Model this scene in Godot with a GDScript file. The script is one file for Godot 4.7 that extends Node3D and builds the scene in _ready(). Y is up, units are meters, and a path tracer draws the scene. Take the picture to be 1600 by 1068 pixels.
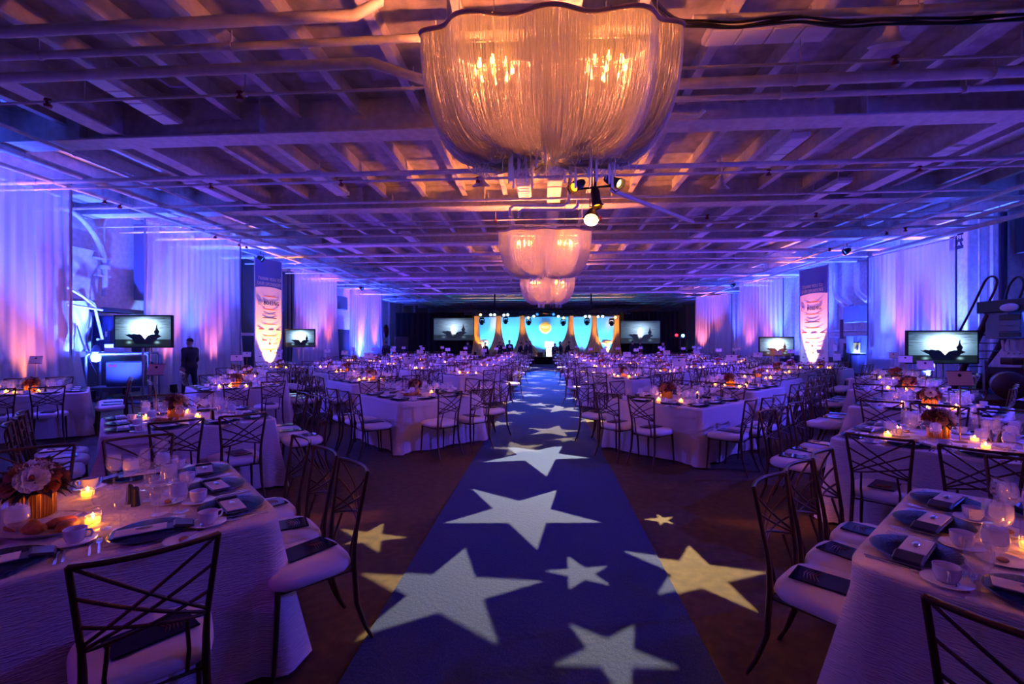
extends Node3D
# A ship's hangar deck laid out for a gala dinner. y up, metres; the blue carpet runs along -z from under the camera to the stage.

const FOCAL := 730.0                       # pixels of the 1600 x 1068 frame
const EYE := Vector3(0, 1.65, 0)
const YAW := 0.0684                        # the camera looks a little to the left of the carpet
var rng := RandomNumberGenerator.new()
var M := {}
var S := {}
var used := {}
var spots_of := {}
const NTH := ["first", "second", "third", "fourth", "fifth", "sixth", "seventh", "eighth"]


class MB:
	var v := PackedVector3Array()
	var n := PackedVector3Array()
	var uv := PackedVector2Array()
	var col := PackedColorArray()
	var ix := PackedInt32Array()

	func vert(p: Vector3, nn: Vector3, t := Vector2.ZERO) -> int:
		v.append(p)
		n.append(nn)
		uv.append(t)
		return v.size() - 1

	func tri(a: int, b: int, c: int) -> void:
		var g := (v[c] - v[a]).cross(v[b] - v[a])
		ix.append(a)
		if g.dot(n[a] + n[b] + n[c]) < 0.0:
			ix.append(c)
			ix.append(b)
		else:
			ix.append(b)
			ix.append(c)

	func quad(a: int, b: int, c: int, d: int) -> void:
		tri(a, b, c)
		tri(a, c, d)

	func face(pts: Array, out: Vector3) -> void:
		var g: Vector3 = (pts[1] - pts[0]).cross(pts[2] - pts[0]).normalized()
		if g.dot(out) < 0.0:
			g = -g
		var k := v.size()
		for p in pts:
			vert(p, g)
		for i in range(1, pts.size() - 1):
			tri(k, k + i, k + i + 1)

	func box(c: Vector3, s: Vector3, b := Basis(), bev := 0.0) -> MB:
		var h := s * 0.5
		for ax in 3:
			var a1 := (ax + 1) % 3
			var a2 := (ax + 2) % 3
			for sg in [-1.0, 1.0]:
				var pts := []
				for q in [[-1.0, -1.0], [1.0, -1.0], [1.0, 1.0], [-1.0, 1.0]]:
					var p := Vector3.ZERO
					p[ax] = sg * h[ax]
					p[a1] = q[0] * (h[a1] - bev)
					p[a2] = q[1] * (h[a2] - bev)
					pts.append(c + b * p)
				var o := Vector3.ZERO
				o[ax] = sg
				face(pts, b * o)
		if bev > 0.0:
			for ax in 3:
				var a1 := (ax + 1) % 3
				var a2 := (ax + 2) % 3
				for s1 in [-1.0, 1.0]:
					for s2 in [-1.0, 1.0]:
						var pts := []
						for q in [[-1.0, 0], [1.0, 0], [1.0, 1], [-1.0, 1]]:
							var p := Vector3.ZERO
							p[ax] = q[0] * (h[ax] - bev)
							p[a1] = s1 * (h[a1] - (bev if q[1] == 0 else 0.0))
							p[a2] = s2 * (h[a2] - (0.0 if q[1] == 0 else bev))
							pts.append(c + b * p)
						var o := Vector3.ZERO
						o[a1] = s1
						o[a2] = s2
						face(pts, b * o)
			for sx in [-1.0, 1.0]:
				for sy in [-1.0, 1.0]:
					for sz in [-1.0, 1.0]:
						face([c + b * Vector3(sx * h.x, sy * (h.y - bev), sz * (h.z - bev)), c + b * Vector3(sx * (h.x - bev), sy * h.y, sz * (h.z - bev)), c + b * Vector3(sx * (h.x - bev), sy * (h.y - bev), sz * h.z)], b * Vector3(sx, sy, sz))
		return self

	func tube(pts: Array, r, sides := 8, caps := true, closed := false) -> MB:
		var m := pts.size()
		var up := Vector3.ZERO
		var k := v.size()
		var rings := m + (1 if closed else 0)
		for j in rings:
			var i := j % m
			var t: Vector3
			if closed:
				t = pts[(i + 1) % m] - pts[(i + m - 1) % m]
			else:
				t = pts[mini(i + 1, m - 1)] - pts[maxi(i - 1, 0)]
			t = t.normalized()
			if up == Vector3.ZERO:
				up = t.cross(Vector3.UP if absf(t.y) < 0.9 else Vector3.RIGHT).normalized()
			up = (up - t * up.dot(t)).normalized()
			var w := t.cross(up)
			var rad: float = r[i] if r is Array else r
			for q in sides + 1:
				var a := TAU * q / sides
				var d := up * cos(a) + w * sin(a)
				vert(pts[i] + d * rad, d, Vector2(float(q) / sides, float(j)))
		for j in rings - 1:
			for q in sides:
				var a := k + j * (sides + 1) + q
				quad(a, a + 1, a + sides + 2, a + sides + 1)
		if caps and not closed:
			for e in [0, m - 1]:
				var o: Vector3 = (pts[0] - pts[1]) if e == 0 else (pts[m - 1] - pts[m - 2])
				o = o.normalized()
				var c := v.size()
				vert(pts[e], o)
				for q in sides:
					vert(v[k + e * (sides + 1) + q], o)
				for q in sides:
					tri(c, c + 1 + q, c + 1 + (q + 1) % sides)
		return self

	func lathe(prof: Array, seg := 20, c := Vector3.ZERO, ax := Basis()) -> MB:
		var m := prof.size()
		var sn := []
		for i in m - 1:
			var d: Vector2 = prof[i + 1] - prof[i]
			sn.append(Vector2(d.y, -d.x).normalized())
		for i in m - 1:
			var n0: Vector2 = sn[i]
			var n1: Vector2 = sn[i]
			if i > 0 and n0.dot(sn[i - 1]) > 0.6:
				n0 = (n0 + sn[i - 1]).normalized()
			if i < m - 2 and n1.dot(sn[i + 1]) > 0.6:
				n1 = (n1 + sn[i + 1]).normalized()
			var k := v.size()
			for q in seg + 1:
				var a := TAU * q / seg
				var e := Vector3(cos(a), 0, sin(a))
				vert(c + ax * (e * prof[i].x + Vector3.UP * prof[i].y), ax * (e * n0.x + Vector3.UP * n0.y), Vector2(float(q) / seg, float(i) / m))
				vert(c + ax * (e * prof[i + 1].x + Vector3.UP * prof[i + 1].y), ax * (e * n1.x + Vector3.UP * n1.y), Vector2(float(q) / seg, float(i + 1) / m))
			for q in seg:
				var a := k + q * 2
				if prof[i].x > 1e-6:
					tri(a, a + 2, a + 1)
				if prof[i + 1].x > 1e-6:
					tri(a + 2, a + 3, a + 1)
		return self

	func ball(c: Vector3, r: Vector3, rows := 8, cols := 12, b := Basis()) -> MB:
		var k := v.size()
		for i in rows + 1:
			var p := PI * i / rows
			for j in cols + 1:
				var a := TAU * j / cols
				var d := Vector3(sin(p) * cos(a), cos(p), sin(p) * sin(a))
				vert(c + b * (d * r), b * (d / r).normalized(), Vector2(float(j) / cols, float(i) / rows))
		for i in rows:
			for j in cols:
				var a := k + i * (cols + 1) + j
				if i > 0:
					tri(a, a + 1, a + cols + 2)
				if i < rows - 1:
					tri(a, a + cols + 2, a + cols + 1)
		return self

	func plate(poly: PackedVector2Array, d: float, xf := Transform3D()) -> MB:   # a flat outline in x, y given thickness d along z
		var t := Geometry2D.triangulate_polygon(poly)
		for sg in [-1.0, 1.0]:
			var k := v.size()
			for p in poly:
				vert(xf * Vector3(p.x, p.y, sg * d * 0.5), xf.basis * Vector3(0, 0, sg), p)
			for i in t.size() / 3:
				tri(k + t[i * 3], k + t[i * 3 + 1], k + t[i * 3 + 2])
		var area := 0.0
		for i in poly.size():
			area += poly[i].cross(poly[(i + 1) % poly.size()])
		for i in poly.size():
			var a := poly[i]
			var b := poly[(i + 1) % poly.size()]
			var o := Vector2(b.y - a.y, a.x - b.x) * signf(area)
			face([xf * Vector3(a.x, a.y, -d / 2), xf * Vector3(b.x, b.y, -d / 2), xf * Vector3(b.x, b.y, d / 2), xf * Vector3(a.x, a.y, d / 2)], xf.basis * Vector3(o.x, o.y, 0))
		return self

	func grid(nu: int, nv: int, f: Callable) -> MB:      # f(u, v) -> point; normals from neighbours
		var k := v.size()
		var p := PackedVector3Array()
		for j in nv + 1:
			for i in nu + 1:
				p.append(f.call(float(i) / nu, float(j) / nv))
		for j in nv + 1:
			for i in nu + 1:
				var a := p[j * (nu + 1) + mini(i + 1, nu)] - p[j * (nu + 1) + maxi(i - 1, 0)]
				var b := p[mini(j + 1, nv) * (nu + 1) + i] - p[maxi(j - 1, 0) * (nu + 1) + i]
				var g := a.cross(b)
				vert(p[j * (nu + 1) + i], g.normalized() if g.length() > 1e-12 else Vector3.UP, Vector2(float(i) / nu, float(j) / nv))
		for j in nv:
			for i in nu:
				var a := k + j * (nu + 1) + i
				quad(a, a + 1, a + nu + 2, a + nu + 1)
		return self

	func add(o: MB, xf := Transform3D()) -> MB:
		var k := v.size()
		for i in o.v.size():
			vert(xf * o.v[i], (xf.basis * o.n[i]).normalized(), o.uv[i])
		for i in o.ix:
			ix.append(k + i)
		return self

	func mesh() -> ArrayMesh:
		var a := []
		a.resize(Mesh.ARRAY_MAX)
		a[Mesh.ARRAY_VERTEX] = v
		a[Mesh.ARRAY_NORMAL] = n
		a[Mesh.ARRAY_TEX_UV] = uv
		if col.size() == v.size():
			a[Mesh.ARRAY_COLOR] = col
		a[Mesh.ARRAY_INDEX] = ix
		var m := ArrayMesh.new()
		m.add_surface_from_arrays(Mesh.PRIMITIVE_TRIANGLES, a)
		return m


# ---------------------------------------------------------------- naming and placing
func named(s: String) -> String:
	used[s] = used.get(s, -1) + 1
	return s if used[s] == 0 else "%s_%03d" % [s, used[s]]

func tag(o: Node, label: String, category: String, group := "") -> void:
	if label.split(" ").size() > 16:
		print("LONG ", label)
	o.set_meta("label", label)
	o.set_meta("category", category)
	if group:
		o.set_meta("group", group)

func thing(called: String, label: String, category: String, xf := Transform3D(), group := "") -> Node3D:
	var o := Node3D.new()
	o.name = named(called)
	add_child(o)
	o.transform = xf
	tag(o, label, category, group)
	return o

func part(called: String, m: Mesh, mat: Material, parent: Node, xf := Transform3D()) -> MeshInstance3D:
	var o := MeshInstance3D.new()
	o.name = called
	o.mesh = m
	o.material_override = mat
	o.transform = xf
	parent.add_child(o, true)
	return o

func solo(called: String, m: Mesh, mat: Material, label: String, category: String, xf := Transform3D(), group := "") -> MeshInstance3D:
	var o := part(named(called), m, mat, self, xf)
	tag(o, label, category, group)
	return o

func struct(called: String, m: Mesh, mat: Material, parent: Node = self) -> MeshInstance3D:
	var o := part(called, m, mat, parent)
	if parent == self:
		o.set_meta("kind", "structure")
	return o

func copy(o: Node3D, called: String, label: String, category: String, xf: Transform3D, group := "") -> Node3D:
	var c := o.duplicate()
	c.name = named(called)
	add_child(c)
	c.transform = xf
	tag(c, label, category, group)
	return c

func turned(p: Vector3, a := 0.0, s := 1.0) -> Transform3D:
	return Transform3D(Basis(Vector3.UP, a).scaled(Vector3.ONE * s), p)

func along(p: Vector3, d: Vector3) -> Transform3D:          # y axis along d
	var y := d.normalized()
	var x := y.cross(Vector3.BACK if absf(y.z) < 0.9 else Vector3.RIGHT).normalized()
	return Transform3D(Basis(x, y, x.cross(y)), p)

# Where the photograph's pixels lie in the place: the ray of a pixel, met with a level, a wall or a distance.
func ray(px: float, py: float) -> Vector3:
	return Basis(Vector3.UP, YAW) * Vector3((px - 800.0) / FOCAL, (534.0 - py) / FOCAL, -1.0)

func level(px: float, py: float, h := 0.0) -> Vector3:
	var d := ray(px, py)
	return EYE + d * ((h - EYE.y) / d.y)

func wall_x(px: float, py: float, x: float) -> Vector3:
	var d := ray(px, py)
	return EYE + d * (x / d.x)

func wall_z(px: float, py: float, z: float) -> Vector3:
	var d := ray(px, py)
	return EYE + d * (z / d.z)

func pixel(p: Vector3) -> Vector3:
	var q := Basis(Vector3.UP, -YAW) * (p - EYE)
	return Vector3(800.0 + q.x / -q.z * FOCAL, 534.0 - q.y / -q.z * FOCAL, -q.z)

func seen_at(p: Vector3, margin := 40.0) -> bool:
	var q := pixel(p)
	return q.z > 0.2 and q.x > -margin and q.x < 1600 + margin and q.y > -margin and q.y < 1068 + margin

# ---------------------------------------------------------------- materials
func mat(c: Color, rough := 0.7, metal := 0.0) -> StandardMaterial3D:
	var m := StandardMaterial3D.new()
	m.albedo_color = c
	m.roughness = rough
	m.metallic = metal
	return m

func glow(c: Color, e: float, base := Color(0.1, 0.1, 0.1)) -> StandardMaterial3D:
	var m := mat(base, 0.5)
	m.emission_enabled = true
	m.emission = c
	m.emission_energy_multiplier = e
	return m

func noise_tex(freq: float, a: Color, b: Color, size := 256, oct := 4, sd := 1) -> NoiseTexture2D:
	var n := FastNoiseLite.new()
	n.noise_type = FastNoiseLite.TYPE_SIMPLEX_SMOOTH
	n.seed = sd
	n.frequency = freq
	n.fractal_octaves = oct
	var t := NoiseTexture2D.new()
	t.width = size
	t.height = size
	t.seamless = true
	t.noise = n
	var g := Gradient.new()
	g.colors = PackedColorArray([a, b])
	t.color_ramp = g
	return t

func textured(m: StandardMaterial3D, t: Texture2D, scale: Vector3, world := true) -> StandardMaterial3D:
	m.albedo_texture = t
	m.uv1_triplanar = true
	m.uv1_world_triplanar = world
	m.uv1_scale = scale
	return m

func relief(m: StandardMaterial3D, t: Texture2D, cm: float) -> void:
	m.heightmap_enabled = true
	m.heightmap_texture = t
	m.heightmap_scale = cm

func sheer(c: Color, a: float, back: float) -> StandardMaterial3D:
	var m := mat(Color(c.r, c.g, c.b, a), 0.9)
	m.transparency = BaseMaterial3D.TRANSPARENCY_ALPHA
	m.backlight_enabled = true
	m.backlight = Color(back, back, back)
	m.cull_mode = BaseMaterial3D.CULL_DISABLED
	return m

func make_materials() -> void:
	var fine := noise_tex(0.09, Color(0.25, 0.25, 0.25), Color.WHITE, 256, 3, 3)
	M.carpet = textured(mat(Color(0.135, 0.265, 0.54), 0.95), noise_tex(0.16, Color(0.45, 0.45, 0.45), Color.WHITE, 512, 4, 4), Vector3(1.1, 1.1, 1.1))
	relief(M.carpet, fine, 0.4)
	M.floor = textured(mat(Color(0.34, 0.265, 0.155), 0.85), noise_tex(0.05, Color(0.62, 0.6, 0.58), Color(0.95, 0.95, 0.95), 512, 5, 5), Vector3(0.35, 0.35, 0.35))
	M.linen = mat(Color(0.88, 0.84, 0.80), 0.85)
	M.linen.uv1_triplanar = true
	M.linen.uv1_scale = Vector3(1.2, 9.0, 1.2)
	relief(M.linen, noise_tex(0.05, Color.BLACK, Color.WHITE, 256, 4, 6), 0.9)
	M.seat = mat(Color(0.90, 0.86, 0.82), 0.55)
	M.seat.rim_enabled = true
	M.seat.rim = 0.4
	M.bronze = mat(Color(0.36, 0.25, 0.18), 0.40, 0.65)
	M.paint = textured(mat(Color(0.86, 0.85, 0.83), 0.55), noise_tex(0.02, Color(0.86, 0.85, 0.84), Color.WHITE, 256, 5, 7), Vector3(0.8, 0.8, 0.8))
	M.plating = textured(mat(Color(0.80, 0.79, 0.77), 0.5), noise_tex(0.02, Color(0.72, 0.72, 0.72), Color.WHITE, 256, 5, 8), Vector3(0.5, 0.5, 0.5))
	M.navy_paint = mat(Color(0.08, 0.12, 0.24), 0.45)
	M.black = mat(Color(0.035, 0.035, 0.04), 0.6)
	M.black_cloth = mat(Color(0.012, 0.012, 0.014), 0.95)
	M.rubber = mat(Color(0.02, 0.02, 0.02), 0.5)
	M.steel = mat(Color(0.75, 0.75, 0.78), 0.25, 1.0)
	M.silver = mat(Color(0.82, 0.82, 0.84), 0.16, 1.0)
	M.charger = mat(Color(0.16, 0.17, 0.25), 0.10, 0.75)
	M.charger.uv1_triplanar = true
	M.charger.uv1_scale = Vector3(14, 14, 14)
	relief(M.charger, noise_tex(0.04, Color.BLACK, Color.WHITE, 256, 2, 9), 2.2)
	M.satin = mat(Color(0.10, 0.11, 0.22), 0.3)
	M.satin.rim_enabled = true
	M.satin.rim = 0.6
	M.card = mat(Color(0.92, 0.90, 0.88), 0.7)
	M.china = mat(Color(0.90, 0.89, 0.88), 0.16)
	M.coffee = mat(Color(0.30, 0.24, 0.20), 0.2)
	M.glass = mat(Color(0.95, 0.97, 1.0, 0.06), 0.02)
	M.glass.transparency = BaseMaterial3D.TRANSPARENCY_ALPHA
	M.glass.cull_mode = BaseMaterial3D.CULL_DISABLED
	M.ice = mat(Color(0.96, 0.96, 1.0, 0.62), 0.35)
	M.ice.transparency = BaseMaterial3D.TRANSPARENCY_ALPHA
	M.ice.backlight_enabled = true
	M.ice.backlight = Color(0.8, 0.8, 0.85)
	M.program = mat(Color(0.045, 0.06, 0.15), 0.16)
	M.bronze_print = mat(Color(0.55, 0.30, 0.16), 0.35)
	M.gold = mat(Color(0.85, 0.62, 0.28), 0.3, 0.9)
	M.gold_glass = mat(Color(0.80, 0.58, 0.22), 0.22, 0.25)
	M.wax = glow(Color(1.0, 0.55, 0.14), 5.0, Color(0.9, 0.8, 0.6))
	M.flame = glow(Color(1.0, 0.62, 0.22), 60.0, Color(1, 0.8, 0.5))
	M.crust = textured(mat(Color(0.80, 0.48, 0.20), 0.5), noise_tex(0.03, Color(0.7, 0.6, 0.5), Color.WHITE, 128, 3, 10), Vector3(9, 9, 9), false)
	M.rose_red = mat(Color(0.45, 0.07, 0.05), 0.6)
	M.rose_orange = mat(Color(0.62, 0.26, 0.10), 0.6)
	M.rose_cream = mat(Color(0.72, 0.50, 0.32), 0.6)
	M.petal_white = mat(Color(0.94, 0.90, 0.86), 0.6)
	M.leaf = mat(Color(0.07, 0.13, 0.05), 0.55)
	for k in ["rose_red", "rose_orange", "rose_cream", "petal_white", "leaf"]:
		M[k].backlight_enabled = true
		M[k].backlight = Color(0.3, 0.3, 0.3)
	M.ink = mat(Color(0.06, 0.06, 0.09), 0.5)
	M.strand = mat(Color(0.97, 0.94, 0.92), 0.4)
	M.strand.backlight_enabled = true
	M.strand.backlight = Color(1.3, 1.3, 1.3)
	M.rim = mat(Color(0.72, 0.62, 0.66), 0.5)
	M.bulb = glow(Color(1.0, 0.60, 0.22), 110.0, Color(1, 0.9, 0.7))
	M.sheer = sheer(Color(0.95, 0.94, 0.96), 0.47, 1.0)
	M.valve = mat(Color(0.45, 0.04, 0.03), 0.5)
	M.red_paint = mat(Color(0.26, 0.03, 0.04), 0.45)
	M.grey_paint = mat(Color(0.42, 0.44, 0.48), 0.5)
	M.dark_grey = mat(Color(0.13, 0.13, 0.15), 0.5)
	M.yellow_paint = mat(Color(0.80, 0.62, 0.10), 0.5)
	M.tarp = mat(Color(0.85, 0.88, 0.85), 0.7)
	M.diffuser = mat(Color(0.88, 0.88, 0.90), 0.4)
	M.gold_cloth = mat(Color(0.92, 0.80, 0.55), 0.75)
	M.gold_cloth.backlight_enabled = true
	M.gold_cloth.backlight = Color(0.3, 0.3, 0.3)
	M.cyc = mat(Color(0.90, 0.92, 0.94), 0.85)
	M.white = mat(Color(0.92, 0.92, 0.92), 0.5)
	M.lens_blue = glow(Color(0.15, 0.35, 1.0), 6.0)
	M.lens_amber = glow(Color(1.0, 0.45, 0.12), 6.0)
	M.lens_white = glow(Color(0.8, 0.93, 1.0), 9.0)
	M.lens_warm = glow(Color(1.0, 0.72, 0.40), 9.0)
	M.gobo_lens = glow(Color(1.0, 0.52, 0.10), 7.0)
	M.plate_lens = glow(Color(1.0, 0.85, 0.62), 2.2, Color(0.03, 0.03, 0.03))

func _ready() -> void:
	rng.seed = 20
	var cam := Camera3D.new()
	cam.name = "camera"
	cam.position = EYE
	cam.rotation.y = YAW
	cam.fov = rad_to_deg(2.0 * atan(534.0 / FOCAL))
	cam.near = 0.05
	cam.far = 200.0
	add_child(cam)
	var env := Environment.new()
	env.background_mode = Environment.BG_COLOR
	env.background_color = Color.BLACK
	env.tonemap_mode = Environment.TONE_MAPPER_LINEAR
	env.tonemap_exposure = 1.0
	env.sdfgi_enabled = true
	env.ssao_enabled = true
	env.ssil_enabled = true
	var we := WorldEnvironment.new()
	we.name = "environment"
	we.environment = env
	add_child(we)
	make_materials()
	room()
	uplights()
	ceiling_pipes()
	ceiling_fixtures()
	curtains()
	banners()
	chandeliers()
	star_lamps()
	stage()
	wall_gear()
	monitors()
	shapes_for_tables()
	tables()
	people()


func lamp(kind: Light3D, called: String, c: Color, e: float, parent: Node, p: Vector3, aim := Vector3.ZERO) -> Light3D:
	kind.name = called
	kind.light_color = c
	kind.light_energy = e
	kind.shadow_enabled = true
	parent.add_child(kind, true)
	kind.position = p
	if aim != Vector3.ZERO:
		var up := Vector3.UP if absf(aim.normalized().y) < 0.95 else Vector3.BACK
		kind.basis = Basis.looking_at(aim, up)
	if kind is OmniLight3D:
		kind.omni_range = 60.0
		kind.omni_attenuation = 2.0
	if kind is SpotLight3D:
		kind.spot_range = 60.0
		kind.spot_attenuation = 2.0
	return kind

func spot(called: String, c: Color, e: float, parent: Node, p: Vector3, aim: Vector3, cone: float, soft := 0.5, size := 0.05) -> SpotLight3D:
	var l := lamp(SpotLight3D.new(), called, c, e, parent, p, aim) as SpotLight3D
	l.spot_angle = cone
	l.spot_angle_attenuation = soft
	l.light_size = size
	return l

# ---------------------------------------------------------------- the hangar itself
const NTH9 := ["first", "second", "third", "fourth", "fifth", "sixth", "seventh", "eighth", "ninth", "tenth", "eleventh", "twelfth", "thirteenth", "fourteenth", "fifteenth", "sixteenth"]
const LEFT := -13.6
const RIGHT := 14.4
const BACK := -54.0
const REAR := 10.0
const PLATE := 5.95

func room() -> void:
	var zc := (BACK + REAR) / 2
	var zl := REAR - BACK
	var w := RIGHT - LEFT
	var xc := (RIGHT + LEFT) / 2
	struct("floor", MB.new().box(Vector3(xc, -0.1, zc), Vector3(w + 1, 0.2, zl + 1)).mesh(), M.floor)
	var cl := struct("ceiling", MB.new().box(Vector3(xc, PLATE + 0.1, zc), Vector3(w + 1, 0.2, zl + 1)).mesh(), M.plating)
	struct("wall_back", MB.new().box(Vector3(xc, 3, BACK - 0.15), Vector3(w + 1, 6, 0.3)).mesh(), M.paint)
	struct("wall_rear", MB.new().box(Vector3(xc, 3, REAR + 0.15), Vector3(w + 1, 6, 0.3)).mesh(), M.paint)
	struct("wall_left", MB.new().box(Vector3(LEFT - 0.15, 3, zc), Vector3(0.3, 6, zl)).mesh(), M.paint)
	struct("wall_right", MB.new().box(Vector3(RIGHT + 0.15, 3, zc), Vector3(0.3, 6, zl)).mesh(), M.paint)
	struct("baseboard_left", MB.new().box(Vector3(LEFT + 0.02, 0.6, zc), Vector3(0.04, 1.2, zl), Basis(), 0.01).mesh(), M.navy_paint)
	struct("baseboard_right", MB.new().box(Vector3(RIGHT - 0.02, 0.45, zc), Vector3(0.04, 0.9, zl), Basis(), 0.01).mesh(), M.navy_paint)
	# wall ribs
	for i in 14:
		var z := 4.0 - i * 4.0
		for s in [-1, 1]:
			var x: float = LEFT + 0.09 if s < 0 else RIGHT - 0.09
			struct("wall_rib", MB.new().box(Vector3(x, 3.3, z), Vector3(0.18, 5.2, 0.12), Basis(), 0.015).mesh(), M.paint, get_node("wall_left" if s < 0 else "wall_right"))
	# transverse deck beams with flanges, joists lengthwise between them
	var beams := []
	for i in 14:
		beams.append(5.79 - i * 4.62)
	var bm := MB.new()
	bm.box(Vector3(xc, 5.62, 0), Vector3(w, 0.64, 0.03))
	bm.box(Vector3(xc, 5.30, 0), Vector3(w, 0.035, 0.44), Basis(), 0.006)
	for i in 8:
		bm.box(Vector3(LEFT + 1.8 + i * 3.4, 5.6, 0.09), Vector3(0.02, 0.6, 0.16))
	var beam_mesh := bm.mesh()
	var jm := MB.new()
	jm.box(Vector3(0, 5.80, 0), Vector3(0.02, 0.30, 4.56))
	jm.box(Vector3(0, 5.65, 0), Vector3(0.13, 0.018, 4.56))
	var joist := jm.mesh()
	var gm := MB.new()
	gm.box(Vector3(0, 5.66, 0), Vector3(0.03, 0.58, 4.56))
	gm.box(Vector3(0, 5.37, 0), Vector3(0.34, 0.03, 4.56))
	var girder := gm.mesh()
	for i in 13:
		part("deck_beam", beam_mesh, M.paint, cl, Transform3D(Basis(), Vector3(0, 0, beams[i])))
		for k in 25:
			var x := LEFT + 0.35 + k * 1.11
			if absf(x - 0.25) < 0.6:
				part("girder", girder, M.paint, cl, Transform3D(Basis(), Vector3(0.25, 0, beams[i] - 2.31)))
			elif k == 5 or k == 19:
				part("girder", girder, M.paint, cl, Transform3D(Basis(), Vector3(x, 0, beams[i] - 2.31)))
			else:
				part("joist", joist, M.paint, cl, Transform3D(Basis(), Vector3(x, 0, beams[i] - 2.31)))
	# carpet runner: a soft woven strip
	var c := MB.new()
	c.box(Vector3(-0.06, 0.006, -15.5), Vector3(1.86, 0.012, 38.0), Basis(), 0.004)
	solo("carpet_runner", c.mesh(), M.carpet, "long navy blue carpet runner down the middle of the floor to the stage", "carpet")

# Small coloured floor lamps: blue ones wash the walls, amber ones the foot of the curtains; the row goes on behind the camera.
func par_can(p: Vector3, aim: Vector3, c: Color, e: float, cone: float, lens: Material, label: String, group: String, soft := 0.6) -> Node3D:
	if not S.has("par_body"):
		S.par_body = MB.new().lathe([Vector2(0, -0.14), Vector2(0.07, -0.13), Vector2(0.095, -0.05), Vector2(0.10, 0.10), Vector2(0.107, 0.12), Vector2(0.10, 0.125), Vector2(0.092, 0.10), Vector2(0.088, 0.03), Vector2(0, 0.03)], 16).mesh()
		S.par_lens = MB.new().lathe([Vector2(0.088, 0.035), Vector2(0.06, 0.045), Vector2(0, 0.05)], 16).mesh()
		var y := MB.new()
		y.tube([Vector3(-0.12, 0.0, 0), Vector3(-0.12, -0.17, 0), Vector3(0.12, -0.17, 0), Vector3(0.12, 0.0, 0)], 0.009, 6)
		y.box(Vector3(0, -0.18, 0), Vector3(0.2, 0.015, 0.2), Basis(), 0.004)
		S.par_yoke = y.mesh()
	var t := thing("floor_lamp", label, "stage light", Transform3D(Basis(), p + Vector3(0, 0.19, 0)), group)
	var xf := along(Vector3.ZERO, aim)
	part("lamp_body", S.par_body, M.black, t, xf)
	part("lens", S.par_lens, lens, t, xf)
	part("yoke", S.par_yoke, M.black, t)
	spot("beam", c, e, t, aim.normalized() * 0.13, aim, cone, soft, 0.06)
	return t

const BLUE := Color(0.19, 0.29, 1.0)
const VIOLET := Color(0.44, 0.24, 1.0)
const AMBER := Color(1.0, 0.52, 0.30)
const ROSE := Color(1.0, 0.50, 0.62)

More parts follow.
